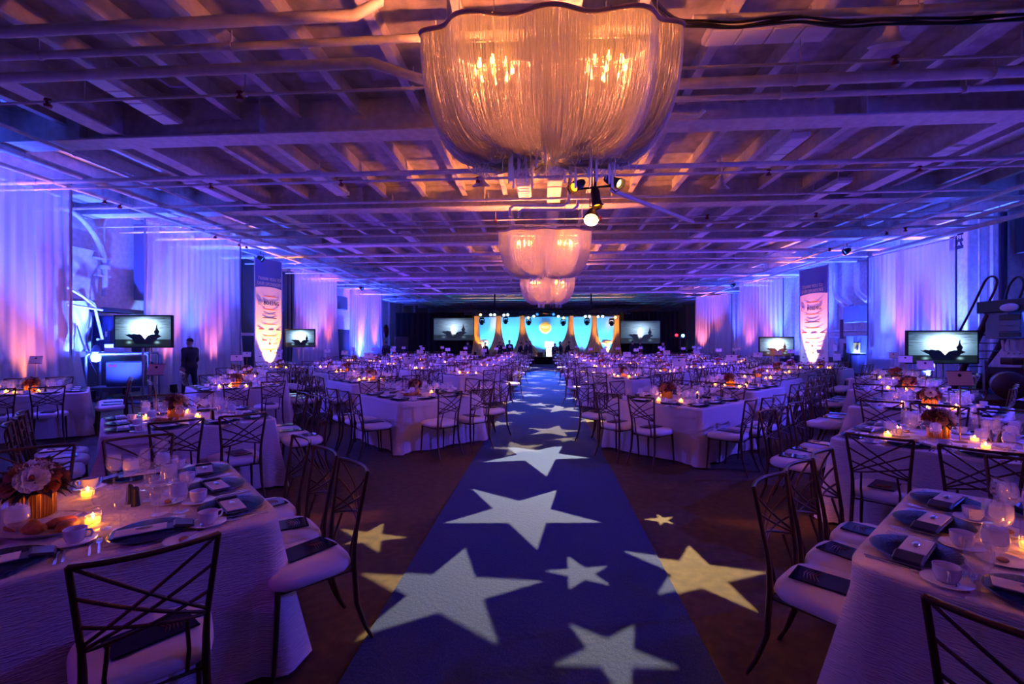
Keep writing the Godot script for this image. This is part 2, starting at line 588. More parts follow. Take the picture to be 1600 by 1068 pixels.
func uplights() -> void:
	# blue along both walls
	var k := 0
	for z in [7.0, 2.0, -3.5, -8.0, -12.1, -17.2, -21.5, -27.0, -31.5, -38.0]:
		par_can(Vector3(LEFT + 1.1, 0, z), Vector3(0.02, 1, 0.02), BLUE, 20.0 if z > -6.0 else (230.0 if z > -34 else 130.0), 36.0, M.lens_blue, "floor lamp shining blue up the left wall, %s from the camera's end" % NTH9[k], "")
		k += 1
	k = 0
	for z in [7.0, 2.0, -3.5, -8.5, -13.0, -17.0, -21.0, -25.5, -30.0, -36.0]:
		par_can(Vector3(RIGHT - 1.1, 0, z), Vector3(-0.02, 1, 0.02), BLUE, 24.0 if z > -6.0 else (330.0 if z > -34 else 150.0), 36.0, M.lens_blue, "floor lamp shining blue up the right wall, %s from the camera's end" % NTH9[k], "")
		k += 1
	# violet ones light the deck from the rear of the hall
	k = 0
	for q in [[-7.0, 4.5], [7.0, 4.5], [-2.5, 6.5], [2.5, 6.5]]:
		par_can(Vector3(q[0], 0, q[1]), Vector3(0, 1, -0.2), VIOLET, 5.0, 50.0, M.lens_blue, "floor lamp shining violet up to the deck behind the camera, number %s" % NTH9[k], "")
		k += 1

	par_can(Vector3(LEFT + 1.0, 0, -13.3), Vector3(-0.25, 1, -0.35), Color(0.40, 0.75, 1.0), 30.0, 40.0, M.lens_blue, "floor lamp shining pale cyan on the canvas cover of the left wall", "", 0.9)
	# gaps between the curtains: lamps that face the bare wall
	for q in [[-11.4, -11.4, Vector3(-2.0, 3.6, -2.9), 170.0, "left wall beside the nearest curtain"], [-11.6, -30.5, Vector3(-2.0, 3.0, -3.5), 120.0, "left wall between the farther curtains"], [-11.6, -37.0, Vector3(-2.0, 2.6, -2.0), 120.0, "left wall beyond the farthest curtain"],
		[12.3, -19.6, Vector3(2.0, 3.0, -2.2), 90.0, "right wall beside the sponsor banner"], [12.3, -13.2, Vector3(2.0, 3.0, 1.5), 130.0, "right wall beside the nearest curtain"], [12.2, -27.0, Vector3(2.0, 3.0, -1.0), 90.0, "right wall beside the second curtain"]]:
		par_can(Vector3(q[0], 0, q[1]), q[2], Color(0.19, 0.27, 1.0), q[3], 38.0, M.lens_blue, "floor lamp shining blue on the bare " + q[4], "", 0.8)
	# violet ones stand by the curtains and lean inwards
	k = 0
	for z in [-5.0, -10.5, -18.3, -25.0, -31.8]:
		for s in [-1, 1]:
			par_can(Vector3(-10.4 if s < 0 else 11.0, 0, z), Vector3(-s * 0.85, 1, 0), VIOLET, [6.0, 20.0, 46.0, 60.0, 70.0][k], 36.0, M.lens_blue, "%s floor lamp shining violet across the deck from the %s curtains" % [NTH[k], "left" if s < 0 else "right"], "", 0.9)
		k += 1
	# flood lamps hung from the side pipes and at the rear, shining down across the tables
	var fm := MB.new()
	fm.lathe([Vector2(0, -0.1), Vector2(0.07, -0.1), Vector2(0.11, 0.08), Vector2(0.115, 0.1), Vector2(0.10, 0.1), Vector2(0.06, 0.0), Vector2(0, 0.0)], 14)
	S.flood_body = fm.mesh()
	S.flood_lens = MB.new().lathe([Vector2(0.085, 0.05), Vector2(0.05, 0.06), Vector2(0, 0.065)], 12).mesh()
	S.flood_hook = MB.new().tube([Vector3(-0.12, 0, 0), Vector3(-0.12, 0.16, 0), Vector3(0.12, 0.16, 0), Vector3(0.12, 0, 0)], 0.009, 5).tube([Vector3(0, 0.16, 0), Vector3(0, 0.26, 0)], 0.012, 5).mesh()
	for q in [[Vector3(-6.0, 4.8, 4.0), Vector3(3.4, -4.4, -8.0), Color(0.62, 0.16, 0.95), 8.0, "rear left flood lamp behind the camera"], [Vector3(6.0, 4.8, 4.0), Vector3(-3.4, -4.4, -8.0), Color(0.62, 0.16, 0.95), 4.0, "rear right flood lamp behind the camera"],
		[Vector3(-10.4, 4.72, -7.0), Vector3(7.0, -4.2, -2.0), Color(0.30, 0.24, 1.0), 46.0, "flood lamp high over the nearest left curtain"], [Vector3(10.2, 4.72, -6.0), Vector3(-7.0, -4.2, -2.0), Color(0.30, 0.24, 1.0), 80.0, "flood lamp high over the nearest right curtain"],
		[Vector3(-10.4, 4.72, -16.5), Vector3(7.0, -4.2, -1.5), Color(0.36, 0.24, 1.0), 90.0, "flood lamp high over the left sponsor banner"], [Vector3(10.2, 4.72, -16.5), Vector3(-7.0, -4.2, -1.5), Color(0.36, 0.24, 1.0), 90.0, "flood lamp high over the right sponsor banner"],
		[Vector3(-10.4, 4.72, -26.0), Vector3(7.0, -4.2, 0.0), Color(0.42, 0.26, 1.0), 90.0, "flood lamp high over the farthest left curtain"], [Vector3(10.2, 4.72, -26.0), Vector3(-7.0, -4.2, 0.0), Color(0.42, 0.26, 1.0), 90.0, "flood lamp high over the farthest right curtain"]]:
		var t := thing("flood_lamp", q[4] + ", hung from a pipe", "stage light", Transform3D(Basis(), q[0]))
		var xf := along(Vector3.ZERO, q[1])
		part("lamp_body", S.flood_body, M.black, t, xf)
		part("lens", S.flood_lens, M.lens_blue, t, xf)
		part("hook", S.flood_hook, M.black, t)
		spot("beam", q[2], q[3], t, (q[1] as Vector3).normalized() * 0.12, q[1], 34.0 if q[0].z > 0 else 44.0, 0.8, 0.08)

# ---------------------------------------------------------------- pipes under the deck
func pipe(pts: Array, r: float, label: String, valves := [], group := "", mt: Material = null) -> Node3D:
	var t := thing("ceiling_pipe", label, "pipe", Transform3D(), group)
	part("pipe_run", MB.new().tube(pts, r, 8 if r < 0.03 else 12).mesh(), mt if mt else M.paint, t)
	# hangers up to the deck
	var a: Vector3 = pts[0]
	var b: Vector3 = pts[-1]
	var len := a.distance_to(b)
	var k := int(len / 2.3)
	for i in range(1, k):
		var m := MB.new()
		var p := a.lerp(b, float(i) / k)
		if pts.size() == 2 and p.y < 5.28:
			m.tube([p + Vector3(0, r * 0.5, 0), Vector3(p.x, 5.31, p.z)], 0.008, 5)
			m.lathe([Vector2(r + 0.004, -0.02), Vector2(r + 0.012, -0.02), Vector2(r + 0.012, 0.02), Vector2(r + 0.004, 0.02)], 10, p, Basis(Vector3.FORWARD, PI / 2) if absf(b.x - a.x) > absf(b.z - a.z) else Basis(Vector3.RIGHT, PI / 2))
		if m.v.size():
			part("hanger", m.mesh(), M.paint, t)
	for v in valves:
		if not S.has("valve"):
			S.valve = MB.new().lathe([Vector2(0, -0.06), Vector2(0.045, -0.055), Vector2(0.05, -0.02), Vector2(0.028, -0.01), Vector2(0.028, 0.03), Vector2(0.05, 0.04), Vector2(0.045, 0.06), Vector2(0, 0.065)], 10).mesh()
		part("valve", S.valve, M.valve, t, Transform3D(Basis(), v))
	return t

func cross_pipe(py: float, h: float, r: float, label: String, x0 := LEFT + 0.2, x1 := RIGHT - 1.3, valve_px := [], group := "") -> Node3D:
	var z := wall_at_row(py, h)
	var vs := []
	for px in valve_px:
		var p := wall_z(px, py, z)
		vs.append(Vector3(p.x, h - r, z))
	return pipe([Vector3(x0, h, z), Vector3(x1, h, z)], r, label, vs, group)

func wall_at_row(py: float, h: float) -> float:        # z of the level h where the carpet's axis meets that row
	return -(h - EYE.y) * FOCAL / (534.0 - py)

func ceiling_pipes() -> void:
	var h := 5.12
	# near the camera, left half and right half differ
	var z1 := wall_at_row(10, h)
	pipe([Vector3(LEFT + 0.2, h, z1), Vector3(-2.0, h, z1), Vector3(-1.75, h + 0.12, z1), Vector3(-1.7, 5.8, z1)], 0.06, "thick pipe at the top left of the ceiling, elbowing up before the nearest chandelier")
	cross_pipe(52, h, 0.045, "medium pipe above the nearest chandelier, second from the top left", LEFT + 0.2, 1.2)
	var z3 := wall_at_row(88, h)
	pipe([Vector3(LEFT + 0.2, h, z3), Vector3(-2.15, h, z3), Vector3(-1.15, h, z3 - 0.75), Vector3(0.9, h, z3 - 0.75)], 0.065, "thick pipe bending diagonally behind the left side of the nearest chandelier")
	cross_pipe(131, h - 0.1, 0.02, "thin sprinkler pipe with red valves at the upper left of the nearest chandelier", LEFT + 0.2, 0.6, [75, 375])
	cross_pipe(116, h - 0.1, 0.02, "thin sprinkler pipe with red valve at the upper right of the nearest chandelier", 0.6, RIGHT - 1.3, [1398])
	cross_pipe(43, h, 0.045, "medium pipe under the black cable bundle at the upper right", 1.6, RIGHT - 1.3)
	cross_pipe(140, h, 0.07, "thickest pipe right of the nearest chandelier, level with its middle", 0.9, RIGHT - 1.3)
	cross_pipe(163, h, 0.04, "medium pipe just below the thickest pipe, right of the nearest chandelier", 0.9, RIGHT - 1.3)
	pipe([wall_z(1040, 180, -6.9), wall_z(1092, 180, -6.9), wall_z(1100, 172, -6.9)], 0.035, "short pipe stub with upturned end beside the nearest chandelier")
	cross_pipe(265, h, 0.05, "white pipe crossing the whole ceiling at the nearest chandelier's lower edge")
	cross_pipe(277, h - 0.06, 0.028, "sprinkler pipe with four red valves just below the nearest chandelier's lower edge", LEFT + 0.2, RIGHT - 1.3, [330, 533, 747, 1201, 1436])
	cross_pipe(311, h, 0.03, "thin pipe crossing the ceiling level with the cluster of spotlights")
	cross_pipe(343, h - 0.05, 0.018, "thin sprinkler pipe with red valves just above the second chandelier", LEFT + 0.2, RIGHT - 1.3, [775, 938, 1105, 1275])
	cross_pipe(352, h, 0.04, "pipe crossing the ceiling along the second chandelier's top edge")
	var o := 0
	for z in [-14.9, -15.8, -18.6, -19.9, -20.6, -23.1, -24.6, -25.3, -27.7, -29.1, -32.2, -33.8, -36.5, -38.3, -41.0, -43.0]:
		var r: float = [0.05, 0.028, 0.065, 0.035][o % 4]
		pipe([Vector3(LEFT + 0.2, h + [0.0, -0.06, 0.05][o % 3], z), Vector3(RIGHT - 1.3, h + [0.0, -0.06, 0.05][o % 3], z)], r, "%s white pipe from the camera crossing the far ceiling beyond the second chandelier" % NTH9[o], [], "")
		o += 1
	# U-shaped loop above the second chandelier
	var zl := -11.2
	pipe([wall_z(797, 338, zl), wall_z(797, 326, zl), wall_z(803, 321, zl), wall_z(880, 321, zl), wall_z(888, 316, zl), wall_z(890, 285, zl), wall_z(892, 270, zl)], 0.04, "looped pipe with rounded bends above the second chandelier")
	pipe([wall_z(811, 340, zl + 0.1), wall_z(811, 332, zl + 0.1), wall_z(816, 328, zl + 0.1), wall_z(895, 328, zl + 0.1), wall_z(902, 322, zl + 0.1), wall_z(903, 312, zl + 0.1)], 0.035, "smaller looped pipe nested under the looped pipe above the second chandelier")
	pipe([wall_z(955, 297, -9.5), wall_z(1083, 347, -11.5)], 0.045, "slanting white pipe from the cluster of spotlights down to the right")
	# lengthwise pipes at the sides
	pipe([Vector3(10.5, 5.08, 8), Vector3(10.5, 5.08, -15.2)], 0.055, "lengthwise pipe with red end valves high on the right, over the curtains", [Vector3(10.5, 5.0, -15.1), Vector3(10.75, 5.0, -14.7), Vector3(10.4, 5.02, -17.8)], "", M.paint)
	pipe([Vector3(10.5, 5.05, -15.2), Vector3(10.5, 5.05, -50)], 0.035, "thinner lengthwise pipe running on from the red valves to the stage, right side")
	pipe([Vector3(12.0, 4.86, 8), Vector3(12.0, 4.86, -17.9)], 0.07, "thick lengthwise pipe in front of the nearest right-hand curtain top")
	pipe([Vector3(11.2, 5.0, 8), Vector3(11.2, 5.0, -10.6), Vector3(11.5, 5.0, -11.2), Vector3(11.5, 5.0, -48)], 0.05, "kinked lengthwise pipe between the two pipes over the right curtains")
	pipe([Vector3(-10.6, 5.12, 8), Vector3(-10.6, 5.12, -50)], 0.05, "lengthwise pipe with red valves high on the left, over the curtains", [Vector3(-10.6, 5.05, -10.6), Vector3(-10.6, 5.05, -11.0), Vector3(-10.6, 5.05, -14.4), Vector3(-10.6, 5.05, -15.6), Vector3(-10.6, 5.05, -16.0)])
	pipe([Vector3(-9.9, 5.2, 8), Vector3(-9.9, 5.2, -50)], 0.07, "thick lengthwise pipe beside the left curtains' valve pipe")
	pipe([Vector3(-8.9, 5.22, -6), Vector3(-8.9, 5.22, -50)], 0.03, "thin lengthwise pipe left of the aisle, inside the thick one")
	pipe([Vector3(9.2, 5.22, -7), Vector3(9.2, 5.22, -50)], 0.03, "thin lengthwise conduit right of the aisle, inside the valve pipe")
	# black cable bundle
	var t := thing("cable_bundle", "bundle of black cables draped across the ceiling at the upper right", "cable")
	for j in 4:
		var pts := []
		for q in [[1010, -30], [1022, 0], [1035, 18], [1060, 36], [1100, 40], [1150, 44], [1200, 38], [1250, 33], [1290, 37], [1330, 38], [1380, 35], [1440, 37], [1500, 38], [1560, 32], [1640, 26]]:
			var p := level(q[0], q[1] + sin(j * 2.1 + q[0] * 0.02) * 2.5, 4.97)
			pts.append(Vector3(p.x, 4.96 + 0.02 * j, p.z))
		part("cable", MB.new().tube(smooth(pts, 4), 0.014, 6).mesh(), M.rubber, t)

func smooth(pts: Array, k: int) -> Array:
	var out := []
	for i in pts.size() - 1:
		var p0: Vector3 = pts[maxi(i - 1, 0)]
		var p3: Vector3 = pts[mini(i + 2, pts.size() - 1)]
		for j in k:
			out.append((pts[i] as Vector3).cubic_interpolate(pts[i + 1], p0, p3, float(j) / k))
	out.append(pts[-1])
	return out

func ceiling_fixtures() -> void:
	# unlit fluorescent fittings: a pan with four pale diffuser panels
	var b := MB.new()
	b.box(Vector3(0, 0.05, 0), Vector3(0.34, 0.09, 1.5), Basis(), 0.012)
	for s in [-1, 1]:
		b.tube([Vector3(0, 0.09, s * 0.5), Vector3(0, 0.34, s * 0.5)], 0.012, 6)
	S.fit_body = b.mesh()
	S.fit_panel = MB.new().box(Vector3.ZERO, Vector3(0.29, 0.03, 0.34), Basis(), 0.008).mesh()
	var L := [
		[level(212, 160, 5.42), 0.0, "unlit fluorescent fitting with four panels, upper left ceiling, nearest the camera"],
		[Vector3(2.75, 5.42, -5.95), PI / 2, "unlit fluorescent fitting turned crosswise, right of the nearest chandelier"],
		[level(1218, 240, 5.3), 0.0, "unlit fluorescent fitting right of the nearest chandelier's lower edge"],
		[level(515, 290, 5.3), 0.0, "unlit fluorescent fitting left of the nearest chandelier's lower edge"],
		[level(818, 293, 5.3), 0.0, "unlit fluorescent fitting above the second chandelier, over the aisle"],
		[level(1095, 367, 5.3), 0.0, "unlit fluorescent fitting right of the second chandelier"],
		[level(640, 372, 5.3), 0.0, "unlit fluorescent fitting left of the second chandelier"],
		[level(1290, 300, 5.3), 0.0, "unlit fluorescent fitting over the right-hand tables near the valve pipe"],
		[level(330, 300, 5.3), 0.0, "unlit fluorescent fitting over the left-hand tables near the curtains"]]
	for q in L:
		var t := thing("fluorescent_fitting", q[2], "light fixture", turned(q[0], q[1]))
		part("housing", S.fit_body, M.paint, t)
		for k in 4:
			part("diffuser", S.fit_panel, M.diffuser, t, Transform3D(Basis(), Vector3(0, -0.005, -0.54 + k * 0.36)))
	# loudspeaker horns and junction boxes on the deck
	var hm := MB.new().lathe([Vector2(0.02, 0.3), Vector2(0.03, 0.12), Vector2(0.08, 0.03), Vector2(0.2, -0.06), Vector2(0.21, -0.06), Vector2(0.21, -0.05), Vector2(0.09, 0.05), Vector2(0.0, 0.3)], 18)
	hm.tube([Vector3(0, 0.28, 0), Vector3(0, 0.45, 0)], 0.015, 6)
	S.horn = hm.mesh()
	for q in [[1390, 62, "pale horn lamp under the black cables at the upper right"], [1125, 290, "pale horn lamp right of the spotlight cluster"], [752, 287, "pale horn lamp between the nearest and second chandelier, left of the aisle"]]:
		var p := level(q[0], q[1], 5.25)
		solo("ceiling_horn", S.horn, M.paint, q[2], "ceiling lamp", Transform3D(Basis(Vector3.RIGHT, 0.35), p))

# ---------------------------------------------------------------- curtains, banners
func curtain(a: Vector3, b: Vector3, h: float, label: String, pole_a: bool, pole_b: bool, flare := 0.14) -> void:
	a.y = 0
	b.y = 0
	var len := a.distance_to(b)
	var d := (b - a).normalized()
	var out := d.cross(Vector3.UP)
	if out.dot(EYE - a) < 0:
		out = -out
	var t := thing("sheer_curtain", label, "curtain", Transform3D(Basis(), a))
	var ph := []
	for i in 6:
		ph.append(rng.randf() * TAU)
	var nu := int(len / 0.026)
	var f := func(u: float, v: float) -> Vector3:
		var s := u * len
		var fall := 1.0 - v
		var w: float = sin(s * 33.0 + ph[0] + 1.2 * sin(s * 4.1 + ph[1])) * 0.035 + sin(s * 71.0 + ph[2]) * 0.010 * v + sin(s * 9.0 + ph[3]) * 0.035 * fall
		var spread := 1.0 + flare * pow(fall, 2.2) * (absf(u - 0.5) * 2.0) / len * 1.6
		var y := 0.015 + (h - 0.02) * v
		return d * ((u - 0.5) * len * spread + len * 0.5) + out * (w * (0.55 + 0.45 * fall) + 0.25 * pow(fall, 6.0) * flare) + Vector3(0, y, 0)
	part("curtain_fabric", MB.new().grid(nu, 16, f).mesh(), M.sheer, t)
	part("crossbar", MB.new().tube([Vector3(0, h, 0) - d * 0.05, d * (len + 0.05) + Vector3(0, h, 0)], 0.022, 8).mesh(), M.steel, t)
	for q in [[pole_a, -0.06], [pole_b, len + 0.06]]:
		if q[0]:
			part("curtain_pole", MB.new().tube([d * q[1], d * q[1] + Vector3(0, h + 0.03, 0)], 0.028, 8).mesh(), M.grey_paint, t)
			part("base_plate", MB.new().box(d * q[1] + Vector3(0, 0.008, 0), Vector3(0.45, 0.014, 0.45), Basis(), 0.003).mesh(), M.dark_grey, t)
	return

func foot_light(px: float, py: float, h: float, out: Vector3, c: Color, e: float, cone: float, label: String, lens: Material, lean := 0.11) -> void:
	# py: the row of the curtain's top above the lamp, h: the curtain's height there
	var p := level(px, py, h)
	p.y = 0.0
	p += out.normalized() * 0.5
	par_can(p, Vector3(0, 1, 0) - out.normalized() * lean, c, e * 0.75, cone, lens, label, "", 0.9)

func curtains() -> void:
	var L := Vector3(1, 0, 0.35)
	var R := Vector3(-1, 0, 0.35)
	curtain(level(-70, 236, 5.4), level(106, 287, 5.4), 5.4, "nearest sheer white curtain on the left, lit pink at its foot", false, true, 0.5)
	curtain(level(230, 344, 5.4), level(373, 372, 5.4), 5.4, "second sheer curtain on the left, behind the nearest left-hand television", true, true, 0.3)
	curtain(level(460, 421, 5.4), level(527, 429, 5.4), 5.4, "third sheer curtain on the left, amber at its foot, right of the banner", false, false, 0.2)
	curtain(level(547, 447, 5.4), level(596, 456, 5.4), 5.4, "farthest sheer curtain on the left, glowing pink", false, true, 0.5)
	curtain(level(1491, 372, 5.0), level(1358, 402, 5.0), 5.0, "nearest sheer curtain on the right, behind the large television", true, true, 0.3)
	curtain(level(1222, 434, 5.0), level(1155, 441, 5.0), 5.0, "second sheer curtain on the right, pale blue and pink, left of the banner", true, false, 0.3)
	curtain(level(1142, 459, 5.0), level(1088, 463, 5.0), 5.0, "farthest sheer curtain on the right, glowing pink", true, true, 0.3)
	foot_light(28, 268, 5.4, L, AMBER, 60, 16, "floor lamp at the foot of the nearest left curtain, outer end", M.lens_amber)
	foot_light(70, 277, 5.4, L, ROSE, 16, 26, "floor lamp at the foot of the nearest left curtain, inner end", M.lens_amber)
	foot_light(256, 350, 5.4, L, ROSE, 90, 17, "floor lamp under the nearest left television", M.lens_amber)
	foot_light(326, 364, 5.4, L, ROSE, 60, 17, "floor lamp at the right half of the second left curtain", M.lens_amber)
	foot_light(486, 424, 5.4, L, ROSE, 70, 20, "floor lamp at the left half of the third left curtain", M.lens_amber)
	foot_light(510, 427, 5.4, L, Color(1, 0.42, 0.14), 120, 13, "floor lamp at the right half of the third left curtain", M.lens_amber)
	foot_light(562, 450, 5.4, L, ROSE, 120, 16, "floor lamp at the left half of the farthest left curtain", M.lens_amber)
	foot_light(585, 454, 5.4, L, ROSE, 110, 16, "floor lamp at the right half of the farthest left curtain", M.lens_amber)
	foot_light(1405, 391, 5.0, R, ROSE, 80, 17, "floor lamp at the left half of the nearest right curtain", M.lens_amber)
	foot_light(1462, 379, 5.0, R, AMBER, 60, 13, "floor lamp under the large right television", M.lens_amber)
	foot_light(1176, 439, 5.0, R, ROSE, 90, 15, "floor lamp at the left half of the second right curtain", M.lens_amber)
	foot_light(1203, 436, 5.0, R, ROSE, 70, 15, "floor lamp at the right half of the second right curtain", M.lens_amber)
	foot_light(1100, 462, 5.0, R, ROSE, 140, 20, "floor lamp at the left half of the farthest right curtain", M.lens_amber)
	foot_light(1122, 460, 5.0, R, Color(1, 0.45, 0.2), 120, 13, "floor lamp at the right half of the farthest right curtain", M.lens_amber)

func words(s: String, size: float, depth: float, mono := false, bold := true, italic := false) -> TextMesh:
	var f := SystemFont.new()
	f.font_names = PackedStringArray(["Droid Sans Mono" if mono else "Droid Sans"])
	f.font_weight = 700 if bold else 400
	f.font_italic = italic
	var m := TextMesh.new()
	m.font = f
	m.text = s
	m.font_size = 40
	m.pixel_size = size / 40.0
	m.depth = depth
	return m

func banner(a: Vector3, b: Vector3, h: float, label: String, heading: Array, beam: Color, e: float) -> void:
	a.y = 0
	b.y = 0
	var w := a.distance_to(b)
	var d := (b - a).normalized()
	var out := d.cross(Vector3.UP)
	if out.dot(EYE - a) < 0:
		out = -out
	var right := Vector3.UP.cross(out)
	var t := thing("sponsor_banner", label, "banner", Transform3D(Basis(right, Vector3.UP, out), (a + b) / 2))
	var curve := func(u: float, v0: float, v1: float, bow0: float, bow1: float, v: float) -> Vector3:
		var k := 1.0 - 4.0 * (u - 0.5) * (u - 0.5)
		var y := lerpf(v0 + bow0 * k, v1 + bow1 * k, v)
		return Vector3((u - 0.5) * w * 0.92, y, 0.05 * k)
	var sheet := func(v0: float, v1: float, bow0: float, bow1: float, off: float) -> Mesh:
		var m := MB.new().grid(16, 2, func(u, v): return curve.call(u, v0, v1, bow0, bow1, v) + Vector3(0, 0, off))
		m.grid(16, 2, func(u, v): return curve.call(u, v0, v1, bow0, bow1, v) + Vector3(0, 0, off - 0.006))
		return m.mesh()
	part("lower_panel", sheet.call(0.05, 0.14 * h, 0.0, 0.0, 0.0), M.navy_paint, t)
	part("print_panel", sheet.call(0.145 * h, 0.765 * h, -0.03, 0.06, 0.004), M.card, t)
	part("heading_panel", sheet.call(0.765 * h, h, 0.06, 0.0, 0.006), mat(Color(0.20, 0.30, 0.66), 0.5), t)
	for s in [-1, 1]:
		part("banner_pole", MB.new().tube([Vector3(s * w * 0.48, 0, 0), Vector3(s * w * 0.48, h + 0.03, 0)], 0.025, 8).mesh(), M.steel, t)
	part("banner_foot", MB.new().box(Vector3(0, 0.02, 0), Vector3(w * 1.05, 0.03, 0.5), Basis(), 0.006).mesh(), M.dark_grey, t)
	var ink := func(y: float, s: String, size: float, m: Material, x := 0.0, bold := true, italic := false) -> void:
		part("lettering", words(s, size, 0.004, false, bold, italic), m, t, Transform3D(Basis(), Vector3(x * w, y * h, 0.05 * (1 - 4 * x * x) + 0.010)))
	ink.call(0.84, heading[0], 0.17, mat(Color(0.62, 0.66, 0.80), 0.5), 0.0, false)
	ink.call(0.80, heading[1], 0.17, mat(Color(0.62, 0.66, 0.80), 0.5), 0.0, false)
	ink.call(0.645, "BOEING", 0.21, mat(Color(0.10, 0.12, 0.40), 0.5), 0.06, true, true)
	var ring := MB.new()
	var rp := []
	for i in 18:
		rp.append(Vector3(cos(i * TAU / 24.0 + 1.0) * 0.09, sin(i * TAU / 24.0 + 1.0) * 0.09, 0))
	ring.tube(rp, 0.006, 5)
	ring.tube([Vector3(-0.1, -0.07, 0), Vector3(0.0, -0.05, 0), Vector3(0.12, 0.03, 0)], 0.006, 5)
	part("logo_ring", ring.mesh(), mat(Color(0.2, 0.25, 0.5), 0.5), t, Transform3D(Basis(), Vector3(-0.33 * w, 0.645 * h, 0.045)))
	# amber rules between the ranks and the small sponsor marks, too small to read
	var rule := mat(Color(0.85, 0.48, 0.22), 0.5)
	for y in [0.70, 0.595, 0.475, 0.38, 0.27]:
		var pl := PackedVector2Array()
		for i in 13:
			pl.append(Vector2((i / 12.0 - 0.5) * w * 0.6, 0.022 * sin(PI * i / 12.0) + 0.001))
		for i in 13:
			pl.append(Vector2((0.5 - i / 12.0) * w * 0.6, -0.022 * sin(PI * (1 - i / 12.0)) - 0.001))
		part("amber_rule", MB.new().plate(pl, 0.004).mesh(), rule, t, Transform3D(Basis(), Vector3(0.02 * w, y * h, 0.052)))
	var marks := [[0.555, 0.0, 0.42, 0.028, 0], [0.525, 0.0, 0.5, 0.035, 1], [0.435, -0.27, 0.2, 0.05, 2], [0.435, 0.05, 0.16, 0.03, 1], [0.425, 0.05, 0.22, 0.02, 0], [0.43, 0.32, 0.2, 0.04, 1],
		[0.345, -0.17, 0.16, 0.04, 2], [0.345, 0.22, 0.26, 0.025, 0], [0.315, 0.2, 0.2, 0.03, 1], [0.245, -0.2, 0.2, 0.025, 0], [0.24, 0.22, 0.2, 0.03, 2], [0.215, -0.32, 0.08, 0.03, 1], [0.215, 0.0, 0.3, 0.022, 0], [0.213, 0.36, 0.05, 0.06, 1]]
	var cols := [mat(Color(0.5, 0.52, 0.62), 0.5), mat(Color(0.22, 0.22, 0.3), 0.5), mat(Color(0.72, 0.10, 0.10), 0.5)]
	for q in marks:
		part("sponsor_mark", MB.new().box(Vector3.ZERO, Vector3(q[2] * w, q[3], 0.004), Basis(), 0.001).mesh(), cols[q[4]], t, Transform3D(Basis(), Vector3(q[1] * w, q[0] * h, 0.05 * (1 - 4 * q[1] * q[1]) + 0.008)))
	for q in [[0.345, 0.02, 0], [0.315, 0.0, 2], [0.255, 0.03, 2]]:
		part("sponsor_mark", MB.new().lathe([Vector2(0, -0.002), Vector2(0.05, -0.002), Vector2(0.05, 0.002), Vector2(0, 0.002)], 14).mesh(), cols[q[2]], t, Transform3D(Basis(Vector3.RIGHT, PI / 2), Vector3(q[1] * w, q[0] * h, 0.06)))
	par_can((a + b) / 2 + out * 0.42, Vector3(0, 1, 0) - out * 0.20, beam, e, 23.0, M.lens_amber, "floor lamp at the foot of the " + ("left" if a.x < 0 else "right") + "-hand sponsor banner", "", 0.25)

func banners() -> void:
	banner(level(397, 401, 5.0), level(441, 410, 5.0), 5.0, "tall sponsor banner on the left, blue heading, amber light at its foot", ["THANK YOU TO", "OUR SPONSORS"], Color(1, 0.62, 0.25), 75)
	banner(level(1249, 423, 4.7), level(1295, 413, 4.7), 4.7, "tall sponsor banner on the right, pale heading, pink light at its foot", ["THANK YOU TO", "OUR SPONSORS"], Color(1, 0.55, 0.5), 90)

# ---------------------------------------------------------------- chandeliers of hanging strings
func chandelier_outline(a: float) -> Vector2:
	var ca := cos(a)
	var sa := sin(a)
	var e := 2.6
	var r := 1.0 / pow(pow(absf(ca), e) + pow(absf(sa), e), 1.0 / e)
	var s := 1.0 + 0.045 * cos(a * 10.0 + PI)
	return Vector2(ca * 1.15 * s, sa * 0.40 * (1.0 + 0.12 * cos(a * 10.0 + PI))) * r

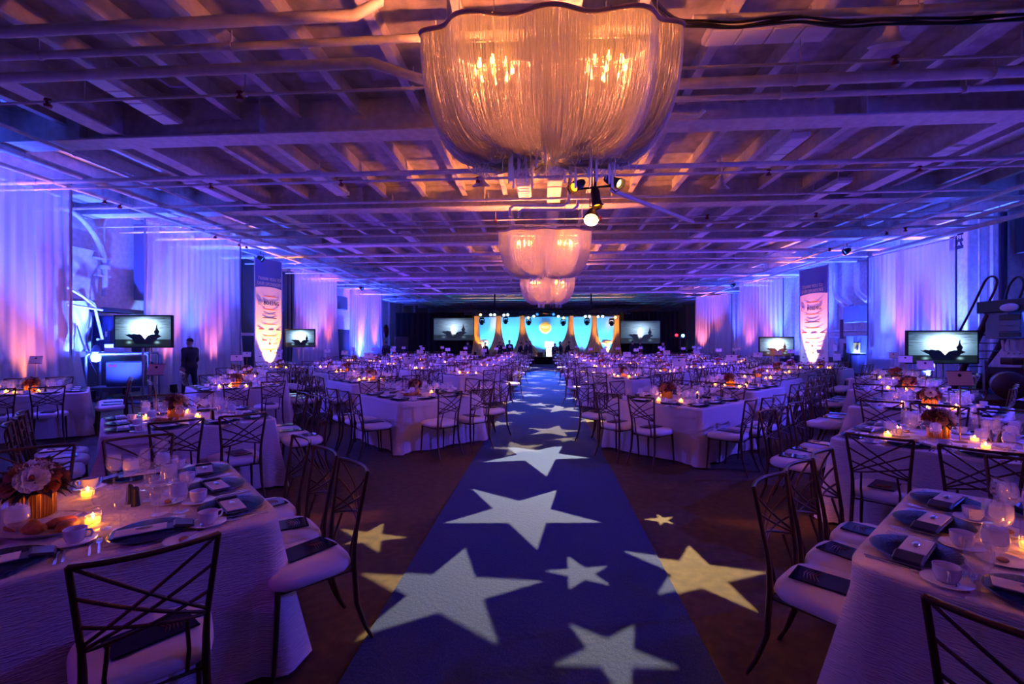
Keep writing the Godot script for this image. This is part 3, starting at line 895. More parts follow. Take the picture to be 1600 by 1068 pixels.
func chandeliers() -> void:
	var rim_pts := []
	for i in 120:
		var o := chandelier_outline(TAU * i / 120)
		rim_pts.append(Vector3(o.x, 0.0, o.y))
	var rim := MB.new().tube(rim_pts, 0.022, 8, false, true).mesh()
	# outer strings: from the rim down and in under the bowl
	var st := MB.new()
	var r2 := RandomNumberGenerator.new()
	r2.seed = 5
	var n := 3100
	for i in n:
		var a := TAU * (i + r2.randf() * 0.8) / n
		var o := chandelier_outline(a)
		var deep := 1.12 + 0.05 * sin(a * 10.0) + r2.randf_range(-0.03, 0.03)
		var inner := 0.26 + r2.randf_range(-0.10, 0.08)
		var sag := r2.randf_range(0.95, 1.04)
		var pts := []
		for j in 11:
			var q := j / 10.0
			var y := -deep * sin(q * PI * 0.5)
			var k := lerpf(inner, 1.0, pow(maxf(cos(q * PI * 0.5), 0.0), 0.50))
			if j == 10:
				k = inner - 0.06
				y += 0.03
			var sw := 0.001 * sin(j * 1.3 + i)
			pts.append(Vector3(o.x * k * lerpf(1.0, sag, q) + sw, y, o.y * k * lerpf(1.0, sag, q)))
		st.tube(pts, r2.randf_range(0.0013, 0.0026), 3, false)
	# hanging loops along the bottom
	for i in 150:
		var a := TAU * i / 150.0 + r2.randf() * 0.03
		var o := chandelier_outline(a) * r2.randf_range(0.38, 0.72)
		var o2 := chandelier_outline(a + r2.randf_range(0.05, 0.14)) * r2.randf_range(0.38, 0.7)
		var dp := r2.randf_range(0.05, 0.16)
		var pts := []
		for j in 7:
			var q := j / 6.0
			var p := o.lerp(o2, q)
			pts.append(Vector3(p.x, -1.08 - dp * 4.0 * q * (1 - q), p.y))
		st.tube(pts, 0.0035, 3, false)
	var strings := st.mesh()
	# inner cylinder of strings round the lamps
	var si := MB.new()
	for i in 300:
		var a := TAU * i / 300.0 + r2.randf() * 0.02
		var o := chandelier_outline(a) * 0.62
		si.tube([Vector3(o.x, -0.35, o.y), Vector3(o.x * 0.97, -0.7, o.y * 0.97), Vector3(o.x * 0.9, -1.08 - r2.randf() * 0.06, o.y * 0.9)], r2.randf_range(0.002, 0.004), 3, false)
	var inner_strings := si.mesh()
	# straight tassels of ribbon below
	var tas := MB.new()
	for i in 26:
		var x := r2.randf_range(-0.45, 0.62)
		var z := r2.randf_range(-0.2, 0.25)
		var l := r2.randf_range(0.12, 0.30)
		tas.box(Vector3(x, -1.1 - l / 2, z), Vector3(0.022, l, 0.006), Basis(Vector3.UP, r2.randf() * 3.0))
	var tassels := tas.mesh()
	var fr := MB.new()
	for s in [-1, 1]:
		var c := Vector3(s * 0.52, -0.30, 0)
		var rp := []
		for i in 20:
			rp.append(c + Vector3(cos(i * TAU / 20) * 0.17, 0.03, sin(i * TAU / 20) * 0.17))
		fr.tube(rp, 0.009, 6, false, true)
		fr.tube([c + Vector3(-0.17, 0.03, 0), c + Vector3(0.17, 0.03, 0)], 0.008, 6)
		fr.tube([c + Vector3(0, 0.03, 0), Vector3(c.x, 0.85, 0)], 0.008, 6)
	fr.tube([Vector3(-1.15, 0.0, 0), Vector3(1.15, 0.0, 0)], 0.014, 6)
	for s in [-1, 1]:
		fr.tube([Vector3(s * 0.5, 0, -0.4), Vector3(s * 0.5, 0, 0.4)], 0.012, 6)
	var frame := fr.mesh()
	var bulb := MB.new().lathe([Vector2(0, -0.045), Vector2(0.016, -0.038), Vector2(0.022, -0.02), Vector2(0.018, 0.005), Vector2(0.011, 0.02), Vector2(0.011, 0.04), Vector2(0, 0.042)], 10).mesh()
	var k := 0
	for q in [[859, 57, -4.35], [851, 363, -12.0], [855, 438, -20.0]]:
		var p := wall_z(q[0], q[1], q[2])
		p.y = 4.46
		var t := thing("chandelier", "%s chandelier over the blue carpet, oblong shade of hanging pale strings lit orange" % ["nearest and largest", "second", "farthest and smallest"][k], "chandelier", Transform3D(Basis(Vector3.UP, 0.02), p))
		part("rim_rail", rim, M.rim, t)
		part("string_shade", strings, M.strand, t).set_meta("kind", "stuff")
		part("inner_strings", inner_strings, M.strand, t).set_meta("kind", "stuff")
		part("tassel_fringe", tassels, M.strand, t).set_meta("kind", "stuff")
		var fp := part("lamp_frame", frame, M.steel, t)
		for s in [-1, 1]:
			for i in 9:
				var a := TAU * i / 8.0
				var rr := 0.17 if i < 8 else 0.0
				part("bulb", bulb, M.bulb, fp, Transform3D(Basis(), Vector3(s * 0.52 + cos(a) * rr, -0.27, sin(a) * rr)))
			lamp(OmniLight3D.new(), "glow", Color(1.0, 0.53, 0.30), 21.0, t, Vector3(s * 0.52, -0.275, 0)).light_size = 0.018
		var cab := MB.new()
		for s in [[-0.9, -0.33], [0.9, -0.33], [-0.9, 0.33], [0.9, 0.33]]:
			cab.tube([Vector3(s[0], 0, s[1]), Vector3(s[0], 0.9, s[1])], 0.005, 5)
		part("hanging_cable", cab.mesh(), M.steel, t)
		k += 1

# ---------------------------------------------------------------- star projectors: a lamp, a tube and a plate with star-shaped holes
func star_from(px: Array) -> Array:            # five outer points seen in the photograph -> points on the floor
	var out := []
	for q in px:
		var p := level(q[0], q[1], 0.012)
		out.append(Vector2(p.x, p.z))
	return out

func star_at(c: Vector2, r: float, a: float) -> Array:
	var out := []
	for i in 5:
		out.append(c + Vector2(cos(a + TAU * i / 5), sin(a + TAU * i / 5)) * r)
	return out

func ten_points(v: Array) -> Array:
	var out := []
	for i in 5:
		var a: Vector2 = v[i]
		var b: Vector2 = v[(i + 1) % 5]
		out.append(a)
		var x = Geometry2D.line_intersects_line(a, (v[(i + 2) % 5] as Vector2) - a, b, (v[(i + 4) % 5] as Vector2) - b)
		out.append(x if x != null else (a + b) / 2)
	return out

func star_lamp(p: Vector3, stars: Array, e: float, label: String, look: Vector2) -> void:
	var t := thing("star_projector", label, "stage light", Transform3D(Basis(), p))
	var aim := Vector3(look.x, 0, look.y) - p
	var b := along(Vector3.ZERO, aim).basis            # y along the beam
	var D := 0.2
	var inv := b.inverse()
	var R := 0.12
	var polys := [PackedVector2Array()]
	for i in 40:
		polys[0].append(Vector2(cos(TAU * i / 40), sin(TAU * i / 40)) * R * 1000.0)
	for s in stars:
		var hole := PackedVector2Array()
		var cx := 0.0
		for q in ten_points(s):
			var l: Vector3 = inv * (Vector3(q.x, 0.012, q.y) - p)
			var h := Vector2(l.x, l.z) * D / l.y * 1000.0
			hole.append(h)
			cx += h.x / 10.0
		var next := []
		var left := PackedVector2Array([Vector2(-400, -400), Vector2(cx, -400), Vector2(cx, 400), Vector2(-400, 400)])
		var right := PackedVector2Array([Vector2(cx, -400), Vector2(400, -400), Vector2(400, 400), Vector2(cx, 400)])
		for poly in polys:
			for half in [left, right]:
				for piece in Geometry2D.intersect_polygons(poly, half):
					for rest in Geometry2D.clip_polygons(piece, hole):
						next.append(rest)
		polys = next
	var m := MB.new()
	for poly in polys:
		var pl := PackedVector2Array()
		for q in poly:
			pl.append(q * 0.001)
		if pl.size() > 2 and Geometry2D.triangulate_polygon(pl).size():
			m.plate(pl, 0.0012, Transform3D(b * Basis(Vector3.RIGHT, Vector3.BACK, Vector3.UP), b * Vector3(0, D, 0)))
	part("star_plate", m.mesh(), M.plate_lens, t)
	part("lens", MB.new().lathe([Vector2(R * 0.99, D + 0.003), Vector2(R * 0.95, D + 0.006), Vector2(R * 0.93, D + 0.003), Vector2(R * 0.99, D + 0.003)], 24, Vector3.ZERO, b).mesh(), M.lens_warm, t)
	part("lamp_tube", MB.new().lathe([Vector2(0, -0.06), Vector2(0.07, -0.05), Vector2(0.08, 0.02), Vector2(R, 0.14), Vector2(R + 0.003, D + 0.012), Vector2(R + 0.010, D + 0.012), Vector2(R + 0.010, 0.14), Vector2(0.09, 0.02), Vector2(0.075, -0.06), Vector2(0, -0.07)], 24, Vector3.ZERO, b).mesh(), M.black, t)
	part("lamp_yoke", MB.new().tube([b * Vector3(R + 0.03, 0.2, 0), Vector3(0.2, 0.16, 0), Vector3(0, 0.2, 0), Vector3(0, 5.3 - p.y, 0)], 0.012, 6).mesh(), M.black, t)
	var al := AreaLight3D.new()
	al.area_size = Vector2(0.0009, 0.0009)
	lamp(al, "filament", Color(0.98, 0.86, 0.62), e * 0.58, t, Vector3.ZERO, aim)
	al.area_range = 60.0

func star_lamps() -> void:
	var near := [
		[[727.5, 855], [852, 907], [780, 1009], [555, 996], [562, 890]],
		[[737, 763], [870, 765], [941, 816], [839, 858], [692, 817]],
		[[972, 860], [1075, 847], [1200, 890], [1185, 952], [1025, 930]],
		[[887, 868], [952, 883], [957, 915], [889, 921], [847, 891]],
		[[887, 972], [992, 974], [1070, 1045], [985, 1105], [857, 1040]],
		[[602, 813], [641, 836], [596, 861], [540, 847], [532, 822]],
		[[1025, 799], [1052, 804], [1052, 815], [1030, 818], [1005, 808]],
		[[789, 696], [880, 694], [922, 715], [854, 744], [752, 722]]]
	var s := []
	for q in near:
		s.append(star_from(q))
	star_lamp(wall_z(925, 342, -8.3) + Vector3(0, 0.1, 0), s, 330.0, "lowest black spotlight of the cluster between the first two chandeliers, throwing stars nearby", Vector2(0.1, -4.7))
	var r2 := RandomNumberGenerator.new()
	r2.seed = 11
	var k := 0
	for z in [-15.6, -23.6, -31.0]:
		s = []
		for i in 11:
			var c := Vector2([-0.55, 0.6, 0.0, -0.9, 0.9][i % 5] + r2.randf_range(-0.25, 0.25), z + 8.4 - i * 0.72)
			s.append(star_at(c, r2.randf_range(0.28, 0.45) if i % 2 else r2.randf_range(0.45, 0.68), r2.randf() * TAU))
		star_lamp(Vector3(0.7, [4.0, 4.3, 4.4][k], z), s, [430.0, 380.0, 380.0][k], ["black spotlight just right of the second chandelier's lower edge", "black spotlight just beyond the farthest chandelier, throwing stars", "black spotlight nearest the stage over the carpet, throwing stars"][k], Vector2(0, z + 3.2))
		k += 1
	# the other heads of the cluster
	var can := MB.new().lathe([Vector2(0, -0.2), Vector2(0.06, -0.19), Vector2(0.08, -0.1), Vector2(0.075, 0.08), Vector2(0.085, 0.1), Vector2(0.09, 0.2), Vector2(0.082, 0.2), Vector2(0.075, 0.12), Vector2(0, 0.11)], 16)
	can.tube([Vector3(0.1, 0.0, 0), Vector3(0.11, 0.1, -0.12), Vector3(0, 0.05, -0.2)], 0.01, 5)
	var canm := can.mesh()
	var lens := MB.new().lathe([Vector2(0.075, 0.125), Vector2(0.05, 0.14), Vector2(0, 0.15)], 14).mesh()
	var i := 0
	for q in [[903, 289, Vector3(-0.5, -0.5, 0.75), "left spotlight of the cluster between the first two chandeliers, amber lens"], [958, 283, Vector3(0.55, -0.5, 0.7), "upper right spotlight of the cluster between the first two chandeliers, amber lens"], [931, 308, Vector3(0.1, -0.95, 0.3), "middle spotlight of the cluster between the first two chandeliers, pointing down"]]:
		var p := wall_z(q[0], q[1], -8.25)
		var t := thing("spotlight", q[3], "stage light", along(p, q[2]))
		part("lamp_body", canm, M.black, t)
		part("lens", lens, M.lens_warm if i == 1 else M.gobo_lens, t)
		i += 1
	var post := MB.new()
	var c := wall_z(930, 300, -8.5)
	post.tube([Vector3(c.x, 5.3, c.z), Vector3(c.x, c.y - 0.35, c.z)], 0.024, 8)
	post.tube([c + Vector3(-0.42, 0.05, 0), c + Vector3(0.42, 0.12, 0)], 0.02, 8)
	solo("lamp_post", post.mesh(), M.black, "black hanging pole and arm carrying the spotlight cluster", "lighting bar")

# ---------------------------------------------------------------- the stage at the far end
const SZ := -36.0

func stage() -> void:
	var px := func(x: float, y: float, z := SZ) -> Vector3: return wall_z(x, y, z)
	struct("stage_floor", MB.new().box(Vector3(0.15, 0.27, -37.2), Vector3(12.2, 0.54, 5.4), Basis(), 0.02).mesh(), M.black_cloth)
	# cyan backdrop, softly creased
	var bd := MB.new().grid(120, 12, func(u, v): return Vector3(-5.6 + u * 11.4, 0.54 + v * 3.2, -39.0 + 0.03 * sin(u * 60.0 + 2.0 * sin(v * 3.0)) * (1.2 - v)))
	solo("stage_backdrop", bd.mesh(), M.cyc, "pale cyan lit backdrop cloth behind the stage", "backdrop")
	# amber disc emblem
	var e := thing("stage_emblem", "round orange emblem with pale wave lines on the middle of the stage backdrop", "emblem", Transform3D(Basis(), wall_z(852, 511, -38.85)))
	part("disc", MB.new().lathe([Vector2(0, -0.01), Vector2(0.43, -0.01), Vector2(0.43, 0.01), Vector2(0, 0.01)], 32, Vector3.ZERO, Basis(Vector3.RIGHT, PI / 2)).mesh(), mat(Color(1.0, 0.62, 0.22), 0.7), e)
	for q in [0.06, -0.02, -0.1]:
		var pts := []
		for i in 13:
			var x := (i / 6.0 - 1.0) * 0.34
			pts.append(Vector3(x, q + absf(x) * 0.25, 0.015))
		part("wave_line", MB.new().tube(pts, 0.014, 5).mesh(), mat(Color(1, 0.85, 0.6), 0.7), e)
	spot("emblem_beam", Color(1.0, 0.6, 0.25), 300, e, Vector3(0, 1.6, 9.0), Vector3(0, -1.6, -9.0), 3.2, 0.3, 0.03)
	# gold drapes: narrow at the top, sweeping out towards the floor
	var top_y := wall_z(850, 493, -37).y
	var names := ["outermost left", "second from left", "left of the podium", "right of the podium", "second from right", "outermost right"]
	var i := 0
	for q in [[744.5, 0.25, 0.5], [779, 0.9, 0.8], [816, 0.75, 1.5], [892, 1.5, 0.75], [928.5, 0.8, 0.9], [963.5, 0.5, 0.25]]:
		var c := wall_z(q[0], 534, -37.0)
		var t := thing("gold_drape", "gathered gold stage drape, %s" % names[i], "drape", Transform3D(Basis(), Vector3(c.x, 0.54, -37.0)), "")
		var ql: float = q[1]
		var qr: float = q[2]
		var f := func(u: float, v: float) -> Vector3:
			var fl := pow(1.0 - v, 2.6)
			var xl := -0.19 - ql * fl
			var xr := 0.19 + qr * fl
			return Vector3(lerpf(xl, xr, u), (top_y - 0.54) * v, 0.05 * sin(u * 44.0) * (1.0 - 0.3 * v))
		part("drape_cloth", MB.new().grid(66, 16, f).mesh(), M.gold_cloth, t)
		part("tie_band", MB.new().box(Vector3(0, top_y - 0.54 + 0.03, 0), Vector3(0.44, 0.07, 0.14), Basis(), 0.02).mesh(), M.black, t)
		par_can(Vector3(c.x + (0.0 if i in [0, 5] else 0.1), 0.54, -36.3), Vector3(0, 1, -0.13), Color(1.0, 0.70, 0.26), 30, 20, M.lens_amber, "floor lamp on the stage lighting the gold drape, " + names[i], "", 0.8)
		i += 1
	# cyan wash from the stage floor and the truss
	for k in 7:
		var x := -4.8 + k * 1.65
		par_can(Vector3(x, 0.54, -37.9), Vector3(0, 1.0, -0.42), Color(0.22, 0.68, 1.0), 14, 62, M.lens_blue, "%s floor lamp from the left washing the stage backdrop cyan" % NTH[k], "", 0.8)
	# podium
	var pc := wall_z(858, 556, -35.6)
	var pod := thing("podium", "white podium with slanted top and microphone in the middle of the stage", "podium", Transform3D(Basis(), Vector3(pc.x, 0.54, -35.6)))
	part("podium_column", MB.new().box(Vector3(0, 0.42, 0), Vector3(0.46, 0.84, 0.36), Basis(), 0.02).mesh(), M.white, pod)
	part("podium_panel", MB.new().box(Vector3(0, 0.86, 0.06), Vector3(0.66, 0.34, 0.40), Basis(), 0.02).mesh(), M.white, pod)
	part("reading_top", MB.new().box(Vector3(0, 1.08, 0.02), Vector3(0.72, 0.03, 0.46), Basis(Vector3.RIGHT, 0.3), 0.01).mesh(), M.white, pod)
	part("microphone", MB.new().tube([Vector3(-0.05, 1.1, 0), Vector3(0.0, 1.28, 0.02), Vector3(0.12, 1.38, 0.03)], 0.012, 6).ball(Vector3(0.14, 1.39, 0.03), Vector3(0.03, 0.025, 0.025)).mesh(), M.grey_paint, pod)
	spot("podium_beam", Color(0.95, 0.97, 1.0), 90, pod, Vector3(0.3, 3.4, 4.6), Vector3(-0.3, -2.8, -4.6), 8, 0.5, 0.05)
	# lit plinths with flowers
	for q in [[757, "left"], [948, "right"]]:
		var p := wall_z(q[0], 556, -36.5)
		var t := thing("flower_plinth", "glowing white plinth topped by pale flowers, %s side of the stage" % q[1], "plinth", Transform3D(Basis(), Vector3(p.x, 0.54, -36.4)))
		part("plinth", MB.new().lathe([Vector2(0, 0), Vector2(0.24, 0), Vector2(0.2, 0.05), Vector2(0.17, 0.5), Vector2(0.17, 0.92), Vector2(0.24, 0.97), Vector2(0.24, 1.0), Vector2(0, 1.0)], 20).mesh(), M.white, t)
		var fl := MB.new()
		for k in 40:
			var d := Vector3(rng.randf_range(-1, 1), rng.randf_range(-0.15, 1), rng.randf_range(-1, 1)).normalized()
			fl.ball(Vector3(0, 1.08, 0) + d * Vector3(0.34, 0.22, 0.34), Vector3(0.08, 0.06, 0.08), 5, 7)
		part("flowers", fl.mesh(), M.petal_white, t).set_meta("kind", "stuff")
		spot("plinth_beam", Color(1.0, 0.66, 0.22), 22, t, Vector3(0.15, 0.1, 0.75), Vector3(-0.15, 0.9, -0.75), 26, 0.6, 0.05)
	# stage monitors
	for q in [[844, "left"], [868, "right"]]:
		var p := wall_z(q[0], 557, -34.9)
		var t := thing("stage_monitor", "black wedge loudspeaker on the stage edge, %s of the podium" % q[1], "loudspeaker", Transform3D(Basis(), Vector3(p.x, 0.54, -34.9)))
		part("cabinet", MB.new().plate(PackedVector2Array([Vector2(-0.2, 0), Vector2(0.2, 0), Vector2(0.16, 0.28), Vector2(-0.06, 0.34)]), 0.42, Transform3D(Basis(Vector3.UP, PI / 2), Vector3.ZERO)).mesh(), M.black, t)
		part("speaker_grille", MB.new().box(Vector3(0, 0.16, 0.20), Vector3(0.36, 0.26, 0.02), Basis(Vector3.RIGHT, -0.12), 0.006).mesh(), M.dark_grey, t)
	# black masking and the two projection screens
	for q in [[618, 742, "left"], [966, 1060, "right"]]:
		var a := wall_z(q[0], 534, -37.2)
		var b := wall_z(q[1], 534, -37.2)
		var f := func(u: float, v: float) -> Vector3: return Vector3(lerpf(a.x, b.x, u), 0.02 + v * 4.0, -37.2 + 0.05 * sin(u * 90.0))
		solo("masking_drape", MB.new().grid(150, 3, f).mesh(), M.black_cloth, "black pleated masking drape around the %s projection screen" % q[2], "drape")
	for q in [[678, 740, 497, 531, "left"], [970, 1031, 501.5, 536, "right"]]:
		var a := wall_z(q[0], q[2], -36.6)
		var b := wall_z(q[1], q[3], -36.6)
		screen("projection_screen", "large projection screen showing a hazy ship at sunrise, %s of the stage" % q[4], "screen", Transform3D(Basis(), (a + b) / 2), Vector2(b.x - a.x, a.y - b.y), picture(true), 1.0, 0.05)
	# lighting truss
	var tr := thing("lighting_truss", "long silver lighting truss hung above the stage front", "truss", Transform3D(Basis(), Vector3(0.2, 0, -35.0)))
	var yt := wall_z(850, 490, -35.0).y
	var m := MB.new()
	for z in [-0.15, 0.15]:
		for y in [0.0, 0.3]:
			m.tube([Vector3(-6.2, yt + y, z), Vector3(6.2, yt + y, z)], 0.025, 6)
	part("chord", m.mesh(), M.dark_grey, tr)
	m = MB.new()
	for k in 62:
		var x := -6.2 + k * 0.2
		var u := 0.0 if k % 2 == 0 else 0.3
		for z in [-0.15, 0.15]:
			m.tube([Vector3(x, yt + u, z), Vector3(x + 0.2, yt + 0.3 - u, z)], 0.01, 4)
	part("lacing", m.mesh(), M.dark_grey, tr)
	for x in [-3.9, 3.3]:
		part("hanging_chain", MB.new().tube([Vector3(x, yt + 0.3, 0), Vector3(x, 5.3, 0)], 0.06, 6).mesh(), M.black, tr)
	var can := MB.new().lathe([Vector2(0, -0.22), Vector2(0.09, -0.2), Vector2(0.12, -0.05), Vector2(0.13, 0.14), Vector2(0.12, 0.14), Vector2(0.10, 0.06), Vector2(0, 0.06)], 14).mesh()
	var lens := MB.new().lathe([Vector2(0.09, 0.08), Vector2(0.05, 0.1), Vector2(0, 0.11)], 12).mesh()
	var nth := 0
	for q in [[751, 491.5, 1], [767, 491.5, 0], [773, 491.5, 0], [787.5, 492, 0], [793.5, 491.5, 0], [825.5, 496, 1], [834, 494, 0], [872.5, 494, 0], [880.5, 496.5, 1], [914.5, 494, 0], [921, 494, 0], [934.5, 494.5, 0], [941.5, 494, 0], [961.5, 495.5, 1]]:
		var p := wall_z(q[0], q[1], -34.6)
		var t := thing("truss_lamp", "%s glowing lamp from the left on the stage truss, %s" % [["first", "second", "third", "fourth", "fifth", "sixth", "seventh", "eighth", "ninth", "tenth", "eleventh", "twelfth", "thirteenth", "fourteenth"][nth], "warm" if q[2] else "white"], "stage light", along(p, Vector3(0, -0.12, 1)))
		part("lamp_body", can, M.black, t)
		part("lens", lens, M.lens_warm if q[2] else M.lens_white, t)
		nth += 1
	for q in [[-0.5, "left"], [0.7, "right"]]:
		var p := Vector3(q[0], yt - 0.05, -34.55)
		var aim := Vector3(-0.05 - q[0], -p.y, 13.0)
		var t := thing("truss_flood", "flood lamp at the middle of the stage truss, %s one, washing the carpet blue" % q[1], "stage light", along(p, aim))
		part("lamp_body", can, M.black, t)
		part("lens", lens, M.lens_blue, t)
		spot("beam", Color(0.20, 0.40, 1.0), 430.0, t, Vector3(0, 0.17, 0), Vector3.UP, 10.0, 0.9, 0.05)
	nth = 0
	var head := MB.new()
	head.box(Vector3(0, 0.28, 0), Vector3(0.3, 0.12, 0.25), Basis(), 0.02)
	head.box(Vector3(-0.17, 0.08, 0), Vector3(0.06, 0.32, 0.12), Basis(), 0.02)
	head.box(Vector3(0.17, 0.08, 0), Vector3(0.06, 0.32, 0.12), Basis(), 0.02)
	head.lathe([Vector2(0, 0.14), Vector2(0.12, 0.12), Vector2(0.14, -0.06), Vector2(0.12, -0.18), Vector2(0, -0.18)], 14, Vector3.ZERO, Basis(Vector3.RIGHT, -0.5))
	var headm := head.mesh()
	for q in [[753, 503], [790, 501.5], [826, 503.5], [880, 504.5], [917, 503.5], [955.5, 504.5]]:
		solo("moving_head", headm, M.black, "%s black moving-head lamp from the left hanging under the stage truss" % NTH[nth], "stage light", turned(wall_z(q[0], q[1], -34.9), 0.0))
		nth += 1
	# far side, left of the stage: black speaker stack and round dark disc on the wall
	var sp := thing("speaker_stack", "black loudspeaker stack before the wall at the far left of the stage", "loudspeaker", turned(wall_z(627, 590, -33.0) * Vector3(1, 0, 1), 0.4))
	for k in 2:
		part("cabinet", MB.new().box(Vector3(0, 0.55 + k * 1.0, 0), Vector3(0.9, 0.96, 0.7), Basis(), 0.03).mesh(), M.black, sp)
		part("speaker_grille", MB.new().box(Vector3(0, 0.55 + k * 1.0, 0.36), Vector3(0.8, 0.86, 0.02), Basis(), 0.008).mesh(), M.dark_grey, sp)

# Pictures shown on the screens: a ship seen from ahead, dark against a low sun.
func picture(hazy: bool) -> ImageTexture:
	var key := "hazy" if hazy else "clear"
	if S.has(key):
		return S[key]
	var W := 256
	var H := 144
	var im := Image.create(W, H, false, Image.FORMAT_RGB8)
	var nz := FastNoiseLite.new()
	nz.seed = 4
	nz.frequency = 0.03
	var hull := PackedVector2Array([Vector2(0.17, 0.60), Vector2(0.22, 0.61), Vector2(0.24, 0.585), Vector2(0.30, 0.60), Vector2(0.33, 0.575), Vector2(0.40, 0.60), Vector2(0.43, 0.585), Vector2(0.47, 0.62), Vector2(0.53, 0.76), Vector2(0.585, 0.64), Vector2(0.66, 0.60), Vector2(0.71, 0.60), Vector2(0.69, 0.50), Vector2(0.72, 0.44), Vector2(0.735, 0.30), Vector2(0.75, 0.24), Vector2(0.755, 0.40), Vector2(0.79, 0.50), Vector2(0.77, 0.60), Vector2(0.83, 0.66), Vector2(0.76, 0.72), Vector2(0.68, 0.92), Vector2(0.36, 0.92), Vector2(0.30, 0.74)])
	for y in H:
		for x in W:
			var u := float(x) / W
			var v := float(y) / H
			var d := Vector2((u - 0.52) * 1.35, (v - 0.38) * 1.3).length()
			var sun := exp(-d * d * 6.0) * 0.95 + exp(-pow((u - 0.53) / 0.05, 2) - pow((v - 0.62) / 0.2, 2)) * 0.6
			var c := Color(0.38, 0.55, 0.68) * (0.25 + 0.9 * exp(-absf(u - 0.5) * 2.2))
			var band := smoothstep(0.0, 0.6, nz.get_noise_2d(x * 0.35, y * 4.5)) * 0.7
			if v < 0.5:
				c = c * (1.0 - band * 0.8)
			if v < 0.1:
				c = c * (0.45 + v * 4.0)
			if v > 0.76:
				c = Color(0.05, 0.09, 0.08) * (1.0 + 0.6 * nz.get_noise_2d(x, y * 3.0))
				sun *= 0.15
			c = c + Color(0.9, 0.95, 1.0) * sun
			if Geometry2D.is_point_in_polygon(Vector2(u, v), hull):
				c = Color(0.01, 0.015, 0.015)
			for wx in [0.25, 0.75]:
				c = c + Color(0.4, 0.5, 0.55) * exp(-pow((u - wx) / 0.05, 2) - pow((v - 0.86) / 0.05, 2))
			if hazy:
				var bl := exp(-pow((u - 0.48) / 0.055, 2) - pow((v - 0.55) / 0.22, 2))
				c = c.lerp(Color(0.28, 0.33, 0.42), 0.38) + Color(1.2, 1.2, 1.2) * clampf(bl * 2.0 - 0.4, 0, 1)
			c.a = 1.0
			im.set_pixel(x, y, c.clamp())
	S[key] = ImageTexture.create_from_image(im)
	return S[key]

func screen(called: String, label: String, cat: String, xf: Transform3D, size: Vector2, pic: Texture2D, e: float, rim: float) -> Node3D:
	var t := thing(called, label, cat, xf)
	var m := StandardMaterial3D.new()
	m.albedo_color = Color(0.02, 0.02, 0.02)
	m.roughness = 0.3
	m.emission_enabled = true
	m.emission = Color.BLACK
	m.emission_texture = pic
	m.emission_energy_multiplier = e
	var q := MB.new()
	var k := [Vector3(-0.5, 0.5, 0), Vector3(0.5, 0.5, 0), Vector3(0.5, -0.5, 0), Vector3(-0.5, -0.5, 0)]
	for i in 4:
		q.vert(k[i] * Vector3(size.x, size.y, 1) + Vector3(0, 0, 0.022), Vector3.BACK, Vector2(k[i].x + 0.5, 0.5 - k[i].y))
	q.quad(0, 1, 2, 3)
	part("picture_panel", q.mesh(), m, t)
	part("casing", MB.new().box(Vector3(0, 0, -0.02), Vector3(size.x + rim * 2, size.y + rim * 2, 0.07), Basis(), 0.01).mesh(), M.black, t)
	var fr := MB.new()
	for s in [-1, 1]:
		fr.box(Vector3(0, s * (size.y + rim) / 2, 0.02), Vector3(size.x + rim * 2, rim, 0.03), Basis(), 0.004)
		fr.box(Vector3(s * (size.x + rim) / 2, 0, 0.02), Vector3(rim, size.y + rim * 2, 0.03), Basis(), 0.004)
	part("bezel", fr.mesh(), M.black, t)
	var al := AreaLight3D.new()
	al.area_size = size
	lamp(al, "screen_light", Color(0.6, 0.8, 1.0), e * 0.35 * size.x * size.y, t, Vector3(0, 0, 0.05))
	al.basis = Basis(Vector3.UP, PI)
	al.area_range = 60.0
	return t

func monitors() -> void:
	# px of the screens' corners, and the distance of each
	for q in [[181, 268, 494, 541, 12.6, "nearest left-hand television on a twin-pole stand, showing a ship at sunrise", 0.0], [447, 491, 515, 541, 19.5, "farther left-hand television in front of the third curtain, showing a ship at sunrise", 0.0], [1418, 1526, 518, 566, 12.5, "largest television, nearest on the right, showing a ship at sunrise", 0.0], [1187, 1239, 527, 555, 20.5, "farther right-hand television in front of the second curtain, showing a ship at sunrise", 0.0]]:
		var a: Vector3 = EYE + ray(q[0], q[2]) * q[4]
		var b: Vector3 = EYE + ray(q[1], q[3]) * q[4]
		var c: Vector3 = (a + b) / 2
		var right: Vector3 = (b - a) * Vector3(1, 0, 1)
		var ang := atan2(-right.z, right.x)
		var size := Vector2(right.length(), a.y - b.y)
		var t := screen("television", q[5], "television", Transform3D(Basis(Vector3.UP, ang), c), size, picture(false), 2.0, 0.035)
		var st := MB.new()
		for s in [-1, 1]:
			st.tube([Vector3(s * 0.09, -c.y + 0.05, -0.09), Vector3(s * 0.09, 0.2, -0.09)], 0.025, 8)
		part("stand_pole", st.mesh(), M.steel, t)
		part("stand_base", MB.new().box(Vector3(0, -c.y + 0.03, -0.05), Vector3(0.8, 0.05, 0.6), Basis(), 0.015).mesh(), M.dark_grey, t)

